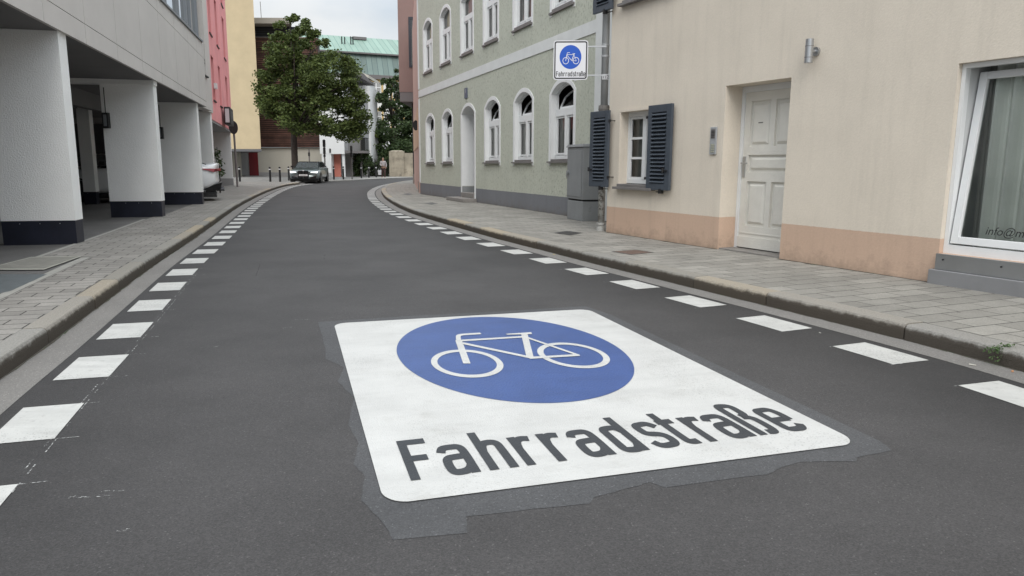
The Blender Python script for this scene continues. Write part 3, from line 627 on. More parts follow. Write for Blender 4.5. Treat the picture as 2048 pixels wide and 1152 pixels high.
def lettering(sx, sy, base, tilt, z0, dz=.0002, scale=1.0):
    mb = MB(); cnt = [0]
    def zf(): cnt[0] = (cnt[0]+1) % 4; return z0+cnt[0]*dz
    for ch, x0 in TXT:
        t = MB()
        for P in GL[ch]: stroke(t, P, .138, zf, smooth=len(P) > 2)
        t.xf(lambda x, y, z: (x*sx+x0*scale, y*sy+base+tilt*(x*sx+x0*scale+.96*scale), z))
        o = len(mb.v); mb.v += t.v; mb.f += [tuple(i+o for i in f) for f in t.f]
    return mb
def bicycle(z0, dz=.0002, st=1.0):
    """upright drawing in road-sign units: x along, y up; st stretches it like the road paint"""
    mb = MB(); cnt = [0]
    def zf(): cnt[0] += 1; return z0+cnt[0]*dz
    k = 1.5                           # the measured coordinates are stretched by 1.5
    def S(P, wd): stroke(mb, [(x, y/k) for x, y in P], wd, zf, smooth=len(P) > 3)
    for cx in (-.342, .385): ring(mb, cx, .195/k, .184, .224, zf)
    S([(-.347, .175), (-.262, .79)], .046)
    S([(-.262, .785), (-.235, .93), (-.205, .955), (-.16, .955), (-.055, .955)], .034)
    S([(-.255, .775), (.235, .765)], .032)
    S([(-.255, .70), (.085, .205)], .034)
    S([(.258, .86), (.085, .195)], .046)
    S([(.235, .745), (.415, .165)], .026)
    S([(.075, .19), (.42, .17)], .032)
    z = zf(); mb.poly([(.31, .825/k, z), (.32, .885/k, z), (.12, .885/k, z), (.125, .855/k, z), (.23, .835/k, z)])
    mb.xf(lambda x, y, z: (x, y*st, z))
    return mb
def rrect(hw, hh, r, n=8, cx=0, cy=0, ry=None):
    ry = ry or r; P = []
    for qx, qy, a0 in ((1, 1, 0), (-1, 1, 90), (-1, -1, 180), (1, -1, 270)):
        for k in range(n+1):
            a = R(a0+90*k/n); P.append((cx+qx*(hw-r)+r*math.cos(a), cy+qy*(hh-ry)+ry*math.sin(a)))
    return P
# the big marking on the carriageway
rm = root('bicycle_street_marking', 'large white painted panel on the asphalt with a blue disc, bicycle and the word Fahrradstraße', 'road marking', (.0975, 4.4075, 0), R(16.94))
g = MB(); g.poly([(x, y, .008) for x, y in rrect(1.09, 1.62, .10, 10, ry=.12)]); g.build('white_panel', M['paint'], rm)
g = MB(); g.poly([(.012+.755*math.cos(a), .42+1.125*math.sin(a), .010) for a in np.linspace(0, 2*math.pi, 120, endpoint=False)]); g.build('blue_disc', M['blue_paint'], rm)
g = bicycle(.012, .0002, 1.5); g.build('bicycle_symbol', M['paint'], rm)
g = lettering(.292, .437, -1.445, .020, .010); g.build('lettering', M['dark_paint'], rm)
# overpainted dark border left from an earlier marking
pp = [(-1.56, 5.71), (-.9, 5.95), (-.2, 6.15), (0.66, 6.43), (0.85, 6.05), (1.2, 4.9), (1.72, 3.22), (1.72, 3.10), (1.52, 3.02), (1.50, 2.98), (1.25, 2.97), (1.14, 2.9), (1.07, 2.84), (0.61, 2.71), (0.56, 2.76), (.50, 2.72), (0.32, 2.62), (.30, 2.57), (.08, 2.52), (-0.16, 2.46), (-0.15, 2.34), (-0.40, 2.29), (-0.45, 2.4), (-0.57, 2.59), (-.60, 2.8), (-0.67, 2.92), (-.70, 3.15), (-0.8, 3.39), (-.86, 3.8), (-1.02, 4.1), (-1.05, 4.4), (-1.22, 4.6), (-1.28, 4.84)]
P3 = []
for a, b in zip(pp, pp[1:]+pp[:1]):
    for k in range(4):
        t = k/4; P3.append((a[0]+(b[0]-a[0])*t+random.uniform(-.003, .003), a[1]+(b[1]-a[1])*t+random.uniform(-.003, .003)))
g = MB(); g.poly([(x, y, .003) for x, y in P3]); structure(g.build('dark_overpaint', M['patch']))

# ------------------------------------------------------------------ wall builder in facade coordinates (x along, y into the house, z up)
def arc_z(o, x):
    a, b, r = o['x0'], o['x1'], o.get('rise', 0)
    if not r: return o['z1']
    w_ = (b-a)/2; Rr = (w_*w_+r*r)/(2*r); return o['z1']-Rr+math.sqrt(max(0, Rr*Rr-(x-(a+b)/2)**2))
def wall(x0, x1, z0, z1, ops, y=0.0):
    mb = MB(); xs = sorted({x0, x1} | {o['x0'] for o in ops} | {o['x1'] for o in ops}); xs = [x for x in xs if x0 <= x <= x1]
    for a, b in zip(xs, xs[1:]):
        mid = (a+b)/2; cov = sorted([o for o in ops if o['x0'] < mid < o['x1']], key=lambda o: o['z0']); z = z0
        for o in cov:
            if o['z0'] > z: mb.poly([(a, y, z), (b, y, z), (b, y, o['z0']), (a, y, o['z0'])])
            z = o['z1']
        if z < z1: mb.poly([(a, y, z), (b, y, z), (b, y, z1), (a, y, z1)])
    for o in ops:
        a, b, c, d, e = o['x0'], o['x1'], o['z0'], o['z1'], o.get('d', .25); r = o.get('rise', 0); sp = d-r
        mb.poly([(a, y, c), (a, y, sp), (a, y+e, sp), (a, y+e, c)]); mb.poly([(b, y, c), (b, y+e, c), (b, y+e, sp), (b, y, sp)])
        mb.poly([(a, y, c), (a, y+e, c), (b, y+e, c), (b, y, c)])
        if r:
            X = np.linspace(a, b, 15)
            for p, q in zip(X, X[1:]):
                zp, zq = arc_z(o, p), arc_z(o, q)
                mb.poly([(p, y, zp), (q, y, zq), (q, y, d), (p, y, d)]); mb.poly([(p, y, zp), (p, y+e, zp), (q, y+e, zq), (q, y, zq)])
        else: mb.poly([(a, y, d), (b, y, d), (b, y+e, d), (a, y+e, d)])
    return mb
def shell(x0, x1, dep, z0, z1, y=0):
    mb = MB(); mb.poly([(x0, y, z0), (x0, dep, z0), (x0, dep, z1), (x0, y, z1)]); mb.poly([(x1, y, z0), (x1, y, z1), (x1, dep, z1), (x1, dep, z0)])
    mb.poly([(x0, dep, z0), (x1, dep, z0), (x1, dep, z1), (x0, dep, z1)])
    return mb
def surround(o, bw, t=.012, drop=0, y=0):
    """flat raised trim round an opening"""
    a, b = o['x0'], o['x1']; mb = MB(); sp = o['z1']-o.get('rise', 0); z0 = o['z0']-drop
    mb.box(a-bw, a, y-t, y+.001, z0, sp); mb.box(b, b+bw, y-t, y+.001, z0, sp)
    X = np.linspace(a, b, 17); O = []
    oo = dict(x0=a-bw, x1=b+bw, z1=o['z1']+bw, rise=o['z1']+bw-sp) if o.get('rise') else None
    XO = np.linspace(a-bw, b+bw, 17)
    for i in range(16):
        if oo: p = [(X[i], arc_z(o, X[i])), (X[i+1], arc_z(o, X[i+1])), (XO[i+1], arc_z(oo, XO[i+1])), (XO[i], arc_z(oo, XO[i]))]
        else: p = [(X[i], o['z1']), (X[i+1], o['z1']), (XO[i+1], o['z1']+bw), (XO[i], o['z1']+bw)]
        mb.hexa([(p[k][0], y-t, p[k][1]) for k in range(4)]+[(p[k][0], y+.001, p[k][1]) for k in range(4)])
    return mb
def folds(x0, x1, z0, z1, y, amp=.02, pitch=.09, n=None, slant=0):
    mb = MB(); X = np.linspace(x0, x1, max(8, int((x1-x0)/pitch*8)))
    for a, b in zip(X, X[1:]):
        fa = amp*math.sin(a/pitch*2*math.pi)+amp*.4*math.sin(a*31); fb = amp*math.sin(b/pitch*2*math.pi)+amp*.4*math.sin(b*31)
        mb.poly([(a, y+fa, z0), (b, y+fb, z0), (b, y+fb, z1), (a, y+fa, z1)])
    return mb

# ------------------------------------------------------------------ pale green house
gh = root('green_house', 'pale green roughcast house with white arched windows and grey plinth, behind the wall sign', 'house', (-3.49, 27.69, 0), frame_ang(.384, -.923))
SH = lambda x, y, z: (x, y, z*(1+.0045*x) if z > .2 else z)
lower = [(.95, 1.93), (2.94, 3.97), (4.96, 6.12), (7.06, 8.12), (9.23, 10.32), (11.40, 12.52)]
upper = [(.78, 1.78), (2.82, 3.86), (4.97, 6.00), (6.97, 8.00), (9.15, 10.22), (11.36, 12.40)]
ops = []
for i, (a, b) in enumerate(lower):
    if i == 2: ops.append(dict(x0=a, x1=b, z0=.13, z1=2.90, rise=.20, d=.85, k='door'))
    else: ops.append(dict(x0=a, x1=b, z0=1.27, z1=2.90, rise=.20, d=.16, k='win'))
for i, (a, b) in enumerate(upper): ops.append(dict(x0=a, x1=b, z0=4.42, z1=6.12, rise=.20, d=.13, k='up'))
for i, (a, b) in enumerate(upper): pass
wl = wall(0, 15.9, .0, 7.9, [o for o in ops if o['z0'] < 7]).xf(SH); wl.build('wall', M['green'], gh)
shell(0, 15.9, 9, 0, 7.9).build('side_wall', M['white_trim2'], gh)
g = MB(); g.hexa([(-.1, -.3, 8.48), (16.1, -.3, 8.48), (16.1, 9.4, 8.48), (-.1, 9.4, 8.48), (-.1, 4.4, 10.6), (16.1, 4.4, 10.6), (16.1, 4.6, 10.6), (-.1, 4.6, 10.6)]).build('roof', mat('clay roof', (.2, .09, .06), .9), gh)
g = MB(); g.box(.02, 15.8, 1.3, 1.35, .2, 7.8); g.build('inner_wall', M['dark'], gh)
g = MB(); g.box(-.004, 13.45, -.018, .001, 3.66, 3.90); g.xf(SH).build('string_band', M['white_trim2'], gh)
g = MB(); g.box(13.46, 15.9, -.022, .001, .13, 8.4).build('corner_strip', M['white_trim2'], gh)
g = MB(); g.box(-.03, .10, -.02, .001, .55, 3.6); g.box(-.03, .10, -.02, .001, 3.95, 7.9); g.build('corner_trim', M['white_trim2'], gh)
for o in ops:
    a, b, z0, z1, d = o['x0'], o['x1'], o['z0'], o['z1'], o['d']; sp = z1-o['rise']
    if o['k'] == 'door':
        st = MB(); t = surround(o, .10, .014).xf(SH); sur = t.build('door_surround', M['white_trim'], gh)
        rv = MB(); e = .004
        rv.poly([(a+e, -.01, .55), (a+e, -.01, sp), (a+e, d, sp), (a+e, d, .55)]); rv.poly([(b-e, -.01, .55), (b-e, d, .55), (b-e, d, sp), (b-e, -.01, sp)])
        X = np.linspace(a+e, b-e, 13)
        for p, q in zip(X, X[1:]): rv.poly([(p, -.01, arc_z(o, p)-e), (p, d, arc_z(o, p)-e), (q, d, arc_z(o, q)-e), (q, -.01, arc_z(o, q)-e)])
        rv.xf(SH).build('door_reveal', M['white_trim'], gh)
        rv = MB(); rv.poly([(a+e, -.01, .13), (a+e, -.01, .55), (a+e, d, .55), (a+e, d, .13)]); rv.poly([(b-e, -.01, .13), (b-e, d, .13), (b-e, d, .55), (b-e, -.01, .55)]); rv.build('reveal_plinth', M['grey_box'], gh)
        g = MB(); g.box(a+.01, b-.01, d-.05, d, .3, z1); g.box(a+.1, (a+b)/2-.04, d-.07, d-.05, .5, 1.2); g.box((a+b)/2+.04, b-.1, d-.07, d-.05, .5, 1.2); g.box(a+.1, b-.1, d-.07, d-.05, 1.4, 2.1)
        dr = g.xf(SH).build('door', M['grey_box'], gh)
        g = MB(); g.box(b-.2, b-.17, d-.12, d-.07, 1.1, 1.3).build('handle', M['steel'], dr)
        continue
    win = surround(o, .10, .014, drop=.10).xf(SH).build('window', M['white_trim'], gh)
    # white reveal lining
    rv = MB(); e = .003
    rv.poly([(a+e, -.012, z0), (a+e, -.012, sp), (a+e, d, sp), (a+e, d, z0)]); rv.poly([(b-e, -.012, z0), (b-e, d, z0), (b-e, d, sp), (b-e, -.012, sp)])
    X = np.linspace(a+e, b-e, 13)
    for p, q in zip(X, X[1:]): rv.poly([(p, -.012, arc_z(o, p)-e), (p, d, arc_z(o, p)-e), (q, d, arc_z(o, q)-e), (q, -.012, arc_z(o, q)-e)])
    rv.xf(SH).build('reveal', M['white_trim'], win)
    # frame: outer ring, transom, mullion, sashes
    zt = z0+(z1-z0)*(.63 if o['k'] == 'win' else .60); fw = .055; f = MB(); y0, y1 = d-.06, d
    f.box(a, a+fw, y0, y1, z0+.06, sp); f.box(b-fw, b, y0, y1, z0+.06, sp); f.box(a, b, y0, y1, z0+.04, z0+.06+fw)
    for p, q in zip(X, X[1:]):
        f.hexa([(p, y0, arc_z(o, p)-fw), (q, y0, arc_z(o, q)-fw), (q, y0, arc_z(o, q)), (p, y0, arc_z(o, p)), (p, y1, arc_z(o, p)-fw), (q, y1, arc_z(o, q)-fw), (q, y1, arc_z(o, q)), (p, y1, arc_z(o, p))])
    f.box(a+fw, b-fw, y0-.012, y1, zt-.075, zt+.075); m_ = (a+b)/2
    f.box(m_-.05, m_+.05, y0-.012, y1, z0+.06+fw, zt-.076)
    for p, q in ((a+fw, m_-.05), (m_+.05, b-fw)):
        for u0, u1 in ((p+.004, p+.04), (q-.04, q-.004)): f.box(u0, u1, y0+.012, y1-.01, z0+.13, zt-.08)
        f.box(p+.04, q-.04, y0+.012, y1-.01, z0+.13, z0+.17); f.box(p+.04, q-.04, y0+.012, y1-.01, zt-.12, zt-.08)
    f.xf(SH).build('frame', M['white_trim'], win)
    pn = MB(); pn.poly([(a+.03, d-.02, z0+.08), (b-.03, d-.02, z0+.08), (b-.03, d-.02, zt), (a+.03, d-.02, zt)]); 
    if o['k'] != 'win': pn.poly([(a+.03, d-.02, zt)]+[(b-.03, d-.02, zt)]+[(x, d-.02, arc_z(o, x)-.03) for x in np.linspace(b-.03, a+.03, 13)])
    pn.xf(SH).build('pane', M['glass'], win)
    folds(a+.01, m_-.02 if o['k'] == 'win' else b-.01, z0+.05, zt, d+.07, .018, .13).xf(SH).build('curtain', M['curtain'], win)
    if o['k'] == 'win': folds(m_+.12, b-.01, z0+.05, zt, d+.10, .018, .11).xf(SH).build('curtain', M['curtain_dark'], win)
    else: folds(a+.01, b-.01, zt, z1-.02, d+.09, .01, .2).xf(SH).build('curtain', M['curtain'], win)
    g = MB()
    if o['k'] == 'win':
        g.box(a-.09, b+.09, -.07, 0, z0-.045, z0-.012); g.box(a+.004, b-.004, -.01, d-.02, z0-.012, z0+.035)
        g.xf(SH).build('sill', M['sill'], win)
        # tilted fanlight sash
        ts = MB(); oo = dict(x0=a+.07, x1=b-.07, z1=z1-.07, rise=.18); XX = np.linspace(a+.07, b-.07, 13); zb = zt+.1
        def tilt(x, y, z): return (x, y+(z-zb)*.45+.01, zb+(z-zb)*.93)
        for p, q in zip(XX, XX[1:]):
            ts.hexa([(p, d, arc_z(oo, p)-.045), (q, d, arc_z(oo, q)-.045), (q, d, arc_z(oo, q)), (p, d, arc_z(oo, p)), (p, d+.04, arc_z(oo, p)-.045), (q, d+.04, arc_z(oo, q)-.045), (q, d+.04, arc_z(oo, q)), (p, d+.04, arc_z(oo, p))])
        ts.box(a+.07, a+.115, d, d+.04, zb, arc_z(oo, a+.07)); ts.box(b-.115, b-.07, d, d+.04, zb, arc_z(oo, b-.07)); ts.box(a+.115, b-.115, d, d+.04, zb-.02, zb+.03)
        ts.xf(tilt).xf(SH).build('fanlight_sash', M['white_trim'], win)
        pf = MB(); pf.poly([(a+.1, d+.02, zb), (b-.1, d+.02, zb)]+[(x, d+.02, arc_z(oo, x)-.02) for x in np.linspace(b-.1, a+.1, 9)]); pf.xf(tilt).xf(SH).build('fanlight_pane', M['glass'], win)
    else:
        g.box(a-.09, b+.09, -.05, 0, z0-.055, z0-.015); g.box(a+.004, b-.004, -.01, d-.02, z0-.015, z0+.045)
        g.xf(SH).build('sill', M['sill'], win)
# door steps
g = MB(); g.box(4.72, 6.36, -.46, -.02, .12, .225).build('lower_step', M['step'], gh, bevel=.01)
g = MB(); g.box(4.98, 6.10, -.06, .84, .232, .37).build('upper_step', M['step'], gh, bevel=.008)
# house number plate
hp = MB().box(5.28, 5.52, -.03, -.005, 3.22, 3.52).build('number_plate', mat('slate blue plate', (.10, .12, .17), .5), gh)

def text_mesh(body, size, m, parent, loc, rot, name='lettering', shear=0, extrude=0.0):
    cu = bpy.data.curves.new('t', 'FONT'); cu.body = body; cu.size = size; cu.shear = shear; cu.extrude = extrude
    t = bpy.data.objects.new('t', cu); col.objects.link(t); me = bpy.data.meshes.new_from_object(t); bpy.data.objects.remove(t)
    me.materials.clear(); me.materials.append(m); o = bpy.data.objects.new(name, me); col.objects.link(o); o.parent = parent; o.location = loc; o.rotation_euler = rot
    return o
text_mesh('1', .17, M['white_trim'], hp, (5.36, -.033, 3.37), (R(90), 0, 0), 'number')

# ------------------------------------------------------------------ grey utility cabinet
cb = root('utility_cabinet', 'grey steel utility cabinet on the pavement against the green house plinth', 'cabinet', (1.15, 15.49, .12), frame_ang(.3, -.954))
g = MB(); g.box(.02, .84, .01, .47, 0, .40).build('base', M['grey_box'], cb, bevel=.012)
g = MB(); g.box(.03, .80, .03, .46, .40, .435).build('gap', M['joint'], cb)
g = MB(); g.box(0, .86, 0, .48, .435, 1.48).build('body', M['grey_box'], cb, bevel=.01)
dr = MB().box(.045, .80, -.012, -.002, .49, 1.42).build('door', M['grey_box'], cb, bevel=.004)
g = MB(); g.tube([(.10, -.012, .97), (.10, -.05, .97)], .04, 14); g.box(.088, .112, -.06, -.045, .88, .97); g.build('latch', M['steel'], dr)
g = MB(); g.hexa([(-.02, -.025, 1.485), (.88, -.025, 1.485), (.88, .5, 1.485), (-.02, .5, 1.485), (.0, -.01, 1.54), (.86, -.01, 1.54), (.86, .49, 1.56), (0, .49, 1.56)]).build('lid', M['grey_box'], cb, bevel=.006)

# ------------------------------------------------------------------ cream house
bh = root('cream_house', 'cream rendered house with peach plinth and recessed panelled door on the right', 'house', (1.61, 12.42, 0), frame_ang(.442, -.897))
ops = [dict(x0=.34, x1=1.27, z0=.93, z1=2.10, d=.20), dict(x0=2.76, x1=3.87, z0=.10, z1=2.30, d=.36), dict(x0=5.90, x1=9.2, z0=.42, z1=2.225, d=.13), dict(x0=.34, x1=1.27, z0=3.80, z1=5.0, d=.20),
       dict(x0=3.0, x1=3.9, z0=3.80, z1=5.0, d=.20), dict(x0=6.2, x1=7.1, z0=3.80, z1=5.0, d=.20)]
wall(0, 16, 0, 5.9, ops).build('wall', M['beige'], bh)
shell(0, 16, 9, 0, 5.9).build('side_wall', M['beige'], bh)
g = MB(); g.hexa([(-.2, -.3, 5.9), (16.2, -.3, 5.9), (16.2, 9.4, 5.9), (-.2, 9.4, 5.9), (-.2, 4.4, 8.3), (16.2, 4.4, 8.3), (16.2, 4.6, 8.3), (-.2, 4.6, 8.3)]).build('roof', mat('clay tiles', (.2, .09, .06), .9), bh)
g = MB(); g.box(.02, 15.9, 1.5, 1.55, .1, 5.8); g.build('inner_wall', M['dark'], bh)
def shutter_obj(x, y, z, flip):
    """louvred shutter hinged near x; flip -1 lies to the left of x"""
    W_, Hh, T = .56, 1.26, .045; s = MB(); st = .095
    s.box(0, st, 0, T, 0, Hh); s.box(W_-st-.02, W_, 0, T, 0, Hh); s.box(st, W_-st-.02, 0, T, 0, .10); s.box(st, W_-st-.02, 0, T, Hh-.11, Hh)
    sl = MB()
    for k in range(18):
        zz = .11+k*(Hh-.235)/17.5
        sl.hexa([(st+.001, -.012, zz), (W_-st-.021, -.012, zz), (W_-st-.021, T-.006, zz+.040), (st+.001, T-.006, zz+.040), (st+.001, -.012, zz+.008), (W_-st-.021, -.012, zz+.008), (W_-st-.021, T-.006, zz+.048), (st+.001, T-.006, zz+.048)])
    bk = MB().box(st, W_-st-.02, T-.003, T, .10, Hh-.11)
    if flip < 0:
        for q in (s, sl, bk): q.xf(lambda a, b, c: (W_-a, b, c))
    e = bpy.data.objects.new('shutter', s.build('tmp', M['shutter']).data); bpy.data.objects.remove(bpy.data.objects['tmp']); e.data.name = 'shutter'
    col.objects.link(e); e.parent = bh; e.location = (x, y, z)
    bv = e.modifiers.new('bevel', 'BEVEL'); bv.width = .004; bv.segments = 2
    sl.build('louvres', M['shutter'], e); bk.build('louvre_backing', M['shutter'], e)
    hg = MB(); hx = W_ if flip < 0 else 0; sg = 1 if flip < 0 else -1
    for zz in (.17, Hh-.17): hg.box(min(hx, hx+sg*.05), max(hx, hx+sg*.05), .0, .02, zz-.02, zz+.02); hg.tube([(hx+sg*.045, .01, zz), (hx+sg*.05, .10, zz)], .008, 6)
    hg.build('hinge', M['iron'], e)
    ct = MB(); cx = .02 if flip < 0 else W_-.13
    ct.box(cx, cx+.10, -.03, -.012, .28, .30); ct.tube([(cx+.01, -.03, .26), (cx+.01, -.03, .33)], .018, 8)
    ct.build('catch', M['iron'], e); ct = MB()
    ct.tube([(W_*.62, .04, -.03), (W_*.62+.16*sg*-1*-1, .06, -.03)], .008, 6); ct.box(W_*.62-.01, W_*.62+.03, -.02, .05, -.05, .02)
    ct.build('stay_hook', M['iron'], e)
    return e
shutter_obj(1.185, -.085, .885, +1)
sL_ = shutter_obj(-.435, -.10, .885, -1)
shutter_obj(1.185, -.085, 3.74, +1); shutter_obj(-.435, -.10, 3.74, -1)
def sash_window(o, rows, curt):
    a, b, z0, z1, d = o['x0'], o['x1'], o['z0'], o['z1'], o['d']
    t = MB(); w1 = .045
    t.box(a-w1, a, -.012, .001, z0-.02, z1+w1); t.box(b, b+w1, -.012, .001, z0-.02, z1+w1); t.box(a, b, -.012, .001, z1, z1+w1)
    win = t.build('window', M['beige'], bh); f = MB(); y0, y1 = d-.05, d; fw = .05
    f.box(a, a+fw, y0, y1, z0+.03, z1); f.box(b-fw, b, y0, y1, z0+.03, z1); f.box(a+fw, b-fw, y0, y1, z1-.075, z1); f.box(a+fw, b-fw, y0, y1, z0+.03, z0+.10)
    m_ = (a+b)/2; f.box(m_-.045, m_+.045, y0-.01, y1, z0+.10, z1-.076)
    for p, q in ((a+fw, m_-.045), (m_+.045, b-fw)):
        f.box(p+.003, p+.035, y0+.012, y1-.01, z0+.10, z1-.08); f.box(q-.035, q-.003, y0+.012, y1-.01, z0+.10, z1-.08)
        f.box(p+.035, q-.035, y0+.012, y1-.01, z1-.115, z1-.08); f.box(p+.035, q-.035, y0+.012, y1-.01, z0+.10, z0+.135)
        for k in range(1, rows): zz = z0+.12+(z1-.10-z0-.12)*k/rows; f.box(p+.035, q-.035, y0+.008, y1-.012, zz-.018, zz+.018)
    f.build('frame', M['white_trim'], win)
    g = MB(); g.poly([(a+.03, d-.02, z0+.05), (b-.03, d-.02, z0+.05), (b-.03, d-.02, z1-.03), (a+.03, d-.02, z1-.03)]).build('pane', M['glass'], win)
    folds(a-.1, b+.1, z0-.05, z1+.05, d+.10, .02, .12).build('curtain', curt, win)
    g = MB(); g.box(a-.055, b+.05, -.10, -.001, z0-.065, z0-.025); g.box(a+.003, b-.003, -.05, d-.03, z0-.025, z0+.02); g.build('sill', M['sill'], win, bevel=.004)
for o in (ops[0], ops[3], ops[4], ops[5]): sash_window(o, 3, M['curtain_dark'])
# panelled door
o = ops[1]; a, b, d = o['x0'], o['x1'], o['d']
f = MB(); f.box(a+.002, a+.055, d-.07, d-.005, .13, 2.298); f.box(b-.055, b-.002, d-.07, d-.005, .13, 2.298); f.box(a+.055, b-.055, d-.07, d-.005, 2.22, 2.298)
df = f.build('door_frame', M['white_trim'], bh)
door_paint = mat('worn white door paint', (.70, .68, .625), .55, .15, 30, .05, 5, dirt=((.33, .32, .3), .66, .8, 7))
x0, x1 = a+.058, b-.058; W_ = x1-x0; dz = .135
g = MB()
ys, yp = d-.055, d-.035
cols2 = [(x0+.105, x0+W_/2-.045), (x0+W_/2+.045, x1-.105)]
rows = [(.45, 1.05), (1.51, 2.10)]; midr = (1.17, 1.40)
xs = [x0, cols2[0][0], cols2[0][1], cols2[1][0], cols2[1][1], x1]; zs = [.165, .45, 1.05, 1.17, 1.40, 1.51, 2.10, 2.218]
for i in range(5):
    for j in range(7):
        pan = (i in (1, 3) and j in (1, 5)) or (i in (1, 2, 3) and j == 3)
        g.box(xs[i], xs[i+1], yp+.012 if pan else ys, d-.005, zs[j], zs[j+1])
for (p, q), (r0, r1) in [(c_, r_) for c_ in cols2 for r_ in rows]+[((cols2[0][0], cols2[1][1]), midr)]:
    i = .028; j = .062
    g.hexa([(p+i, yp+.011, r0+i), (q-i, yp+.011, r0+i), (q-i, yp+.011, r1-i), (p+i, yp+.011, r1-i), (p+j, ys+.004, r0+j), (q-j, ys+.004, r0+j), (q-j, ys+.004, r1-j), (p+j, ys+.004, r1-j)])
g.box(x0+.002, x1-.002, ys-.018, ys-.001, .155, .30); g.box(x0+.03, x1-.03, ys-.008, ys-.001, .345, .36)
dr = g.build('door', door_paint, bh)
g = MB(); g.box(x0+.018, x0+.062, ys-.012, ys-.001, 1.10, 1.38); g.tube([(x0+.04, ys-.01, 1.29), (x0+.04, ys-.06, 1.29), (x0+.0401, ys-.062, 1.29), (x0+.15, ys-.065, 1.29)], .010, 8); g.build('handle', M['steel'], dr)
g = MB(); g.box(x0+.25, x0+.33, ys+.002, ys+.006, 1.81, 1.825).build('letter_mark', M['sill'], dr)
g = MB(); g.box(a+.003, b-.003, .02, d-.02, .121, .14).build('threshold', M['step'], bh)
# shop window with tilted sash
o = ops[2]; a, b, z0, z1, d = o['x0'], o['x1'], o['z0'], o['z1'], o['d']
f = MB(); fw = .042
f.box(a+.002, a+fw, d-.07, d, z0, z1-.002); f.box(b-fw, b, d-.07, d, z0, z1); f.box(a+fw, b-fw, d-.07, d, z1-fw, z1-.002); f.box(a+fw, b-fw, d-.07, d, z0, z0+.085)
sw = f.build('shop_window', M['white_trim'], bh)
g = MB(); g.box(a+.0, b, -.04, d-.071, .266, z0-.002); g.build('metal_apron', M['steel'], sw)
g = MB(); g.box(a-.035, b+.05, -.085, -.001, .115, .262).build('metal_base', mat('grey sheet metal', (.23, .23, .235), .5, .06, 20, .08, 3), sw, bevel=.006)
g = MB()
for k in range(6): g.tube([(a+.08+k*.55, -.046, .365), (a+.08+k*.55, -.055, .365)], .008, 8)
g.build('screw', M['iron'], sw)
MB().box(a+.01, a+.04, d+.001, d+.5, z0, z1).build('inner_jamb', mat('inner jamb grey', (.55, .56, .56), .8), sw)
zb = z0+.10; L_ = z1-fw-.03-zb
def tlt(x, y, z): return (x, y+(z-zb)*.115, z)
f = MB(); xa, xb = a+fw+.015, b-fw-.02
f.box(xa, xa+.075, d-.065, d-.01, zb, zb+L_); f.box(xb-.075, xb, d-.065, d-.01, zb, zb+L_); f.box(xa+.075, xb-.075, d-.065, d-.01, zb, zb+.07); f.box(xa+.075, xb-.075, d-.065, d-.01, zb+L_-.07, zb+L_)
f.xf(tlt).build('tilted_sash', M['white_trim'], sw, bevel=.005)
g = MB(); g.poly([(xa+.07, d-.03, zb+.06), (xb-.07, d-.03, zb+.06), (xb-.07, d-.03, zb+L_-.06), (xa+.07, d-.03, zb+L_-.06)]); g.xf(tlt).build('pane', M['glass'], sw)
folds(a+.0, a+.3, z0-.2, z1+.1, d+.30, .02, .09).build('side_curtain', M['curtain_dark'], sw)
folds(a+.16, b, z0-.2, z1+.1, d+.25, .035, .17).build('vertical_blind', mat('translucent grey blind', (.80, .82, .76), .9, 0, 1, .06, 2), sw)
g = MB(); g.box(a+.05, b, d+.62, d+.64, z0-.3, z1+.2).build('room_wall', mat('room grey', (.25, .26, .27), .9), sw)
te = text_mesh('info@m-menzelgmbh.de', .105, mat('window lettering', (.02, .02, .02), .5), sw, (a+.37, d-.045, zb+.115), (R(90-0), 0, 0), 'lettering', shear=.25)
te.data.transform(Matrix.Identity(4))
# wall lamp and intercom (fixed to the wall but things of their own)
u = Vector((.442, -.897, 0)); inn = Vector((.897, .442, 0)); A0 = Vector((1.61, 12.42, 0))
def onb(s, y, z): return A0+u*s+inn*y+Vector((0, 0, z))
lp = root('wall_lamp', 'cylindrical brushed steel up-down wall lamp above and right of the cream house door', 'wall lamp', onb(4.22, 0, 2.55), frame_ang(.442, -.897))
g = MB(); g.tube([(-.01, -.115, -.13), (-.01, -.115, .13)], .045, 24); g.build('lamp_cylinder', M['steel'], lp)
g = MB(); g.tube([(-.01, -.115, .05), (-.01, -.115, .056)], .047, 24); g.tube([(-.01, -.115, -.075), (-.01, -.115, -.069)], .047, 24); g.build('ring', M['sill'], lp)
g = MB(); g.tube([(.0, -.002, 0), (.0, -.03, 0)], .05, 20); g.tube([(0, -.03, 0), (-.005, -.08, 0)], .02, 12); g.build('bracket', M['steel'], lp)
ic = root('intercom_panel', 'slim grey steel intercom panel on the cream wall left of the door', 'intercom', onb(2.58, 0, 1.59), frame_ang(.442, -.897))
g = MB(); g.box(-.062, .062, -.022, -.001, -.185, .185).build('back_plate', M['zinc'], ic, bevel=.006)
g = MB(); g.box(-.04, .04, -.026, -.0225, .03, .155)
gg = g.build('speaker_grille', M['sill'], ic); g = MB()
for k in range(5): g.box(-.034, .034, -.029, -.0265, .045+k*.02, .053+k*.02)
g.build('grille_slot', M['iron'], gg)
g = MB()
for k in range(4): g.box(-.034, -.004, -.028, -.0225, -.155+k*.03, -.135+k*.03); g.box(.004, .034, -.028, -.0225, -.155+k*.03, -.135+k*.03)
g.build('bell_button', mat('bell label', (.38, .38, .3), .5), ic)

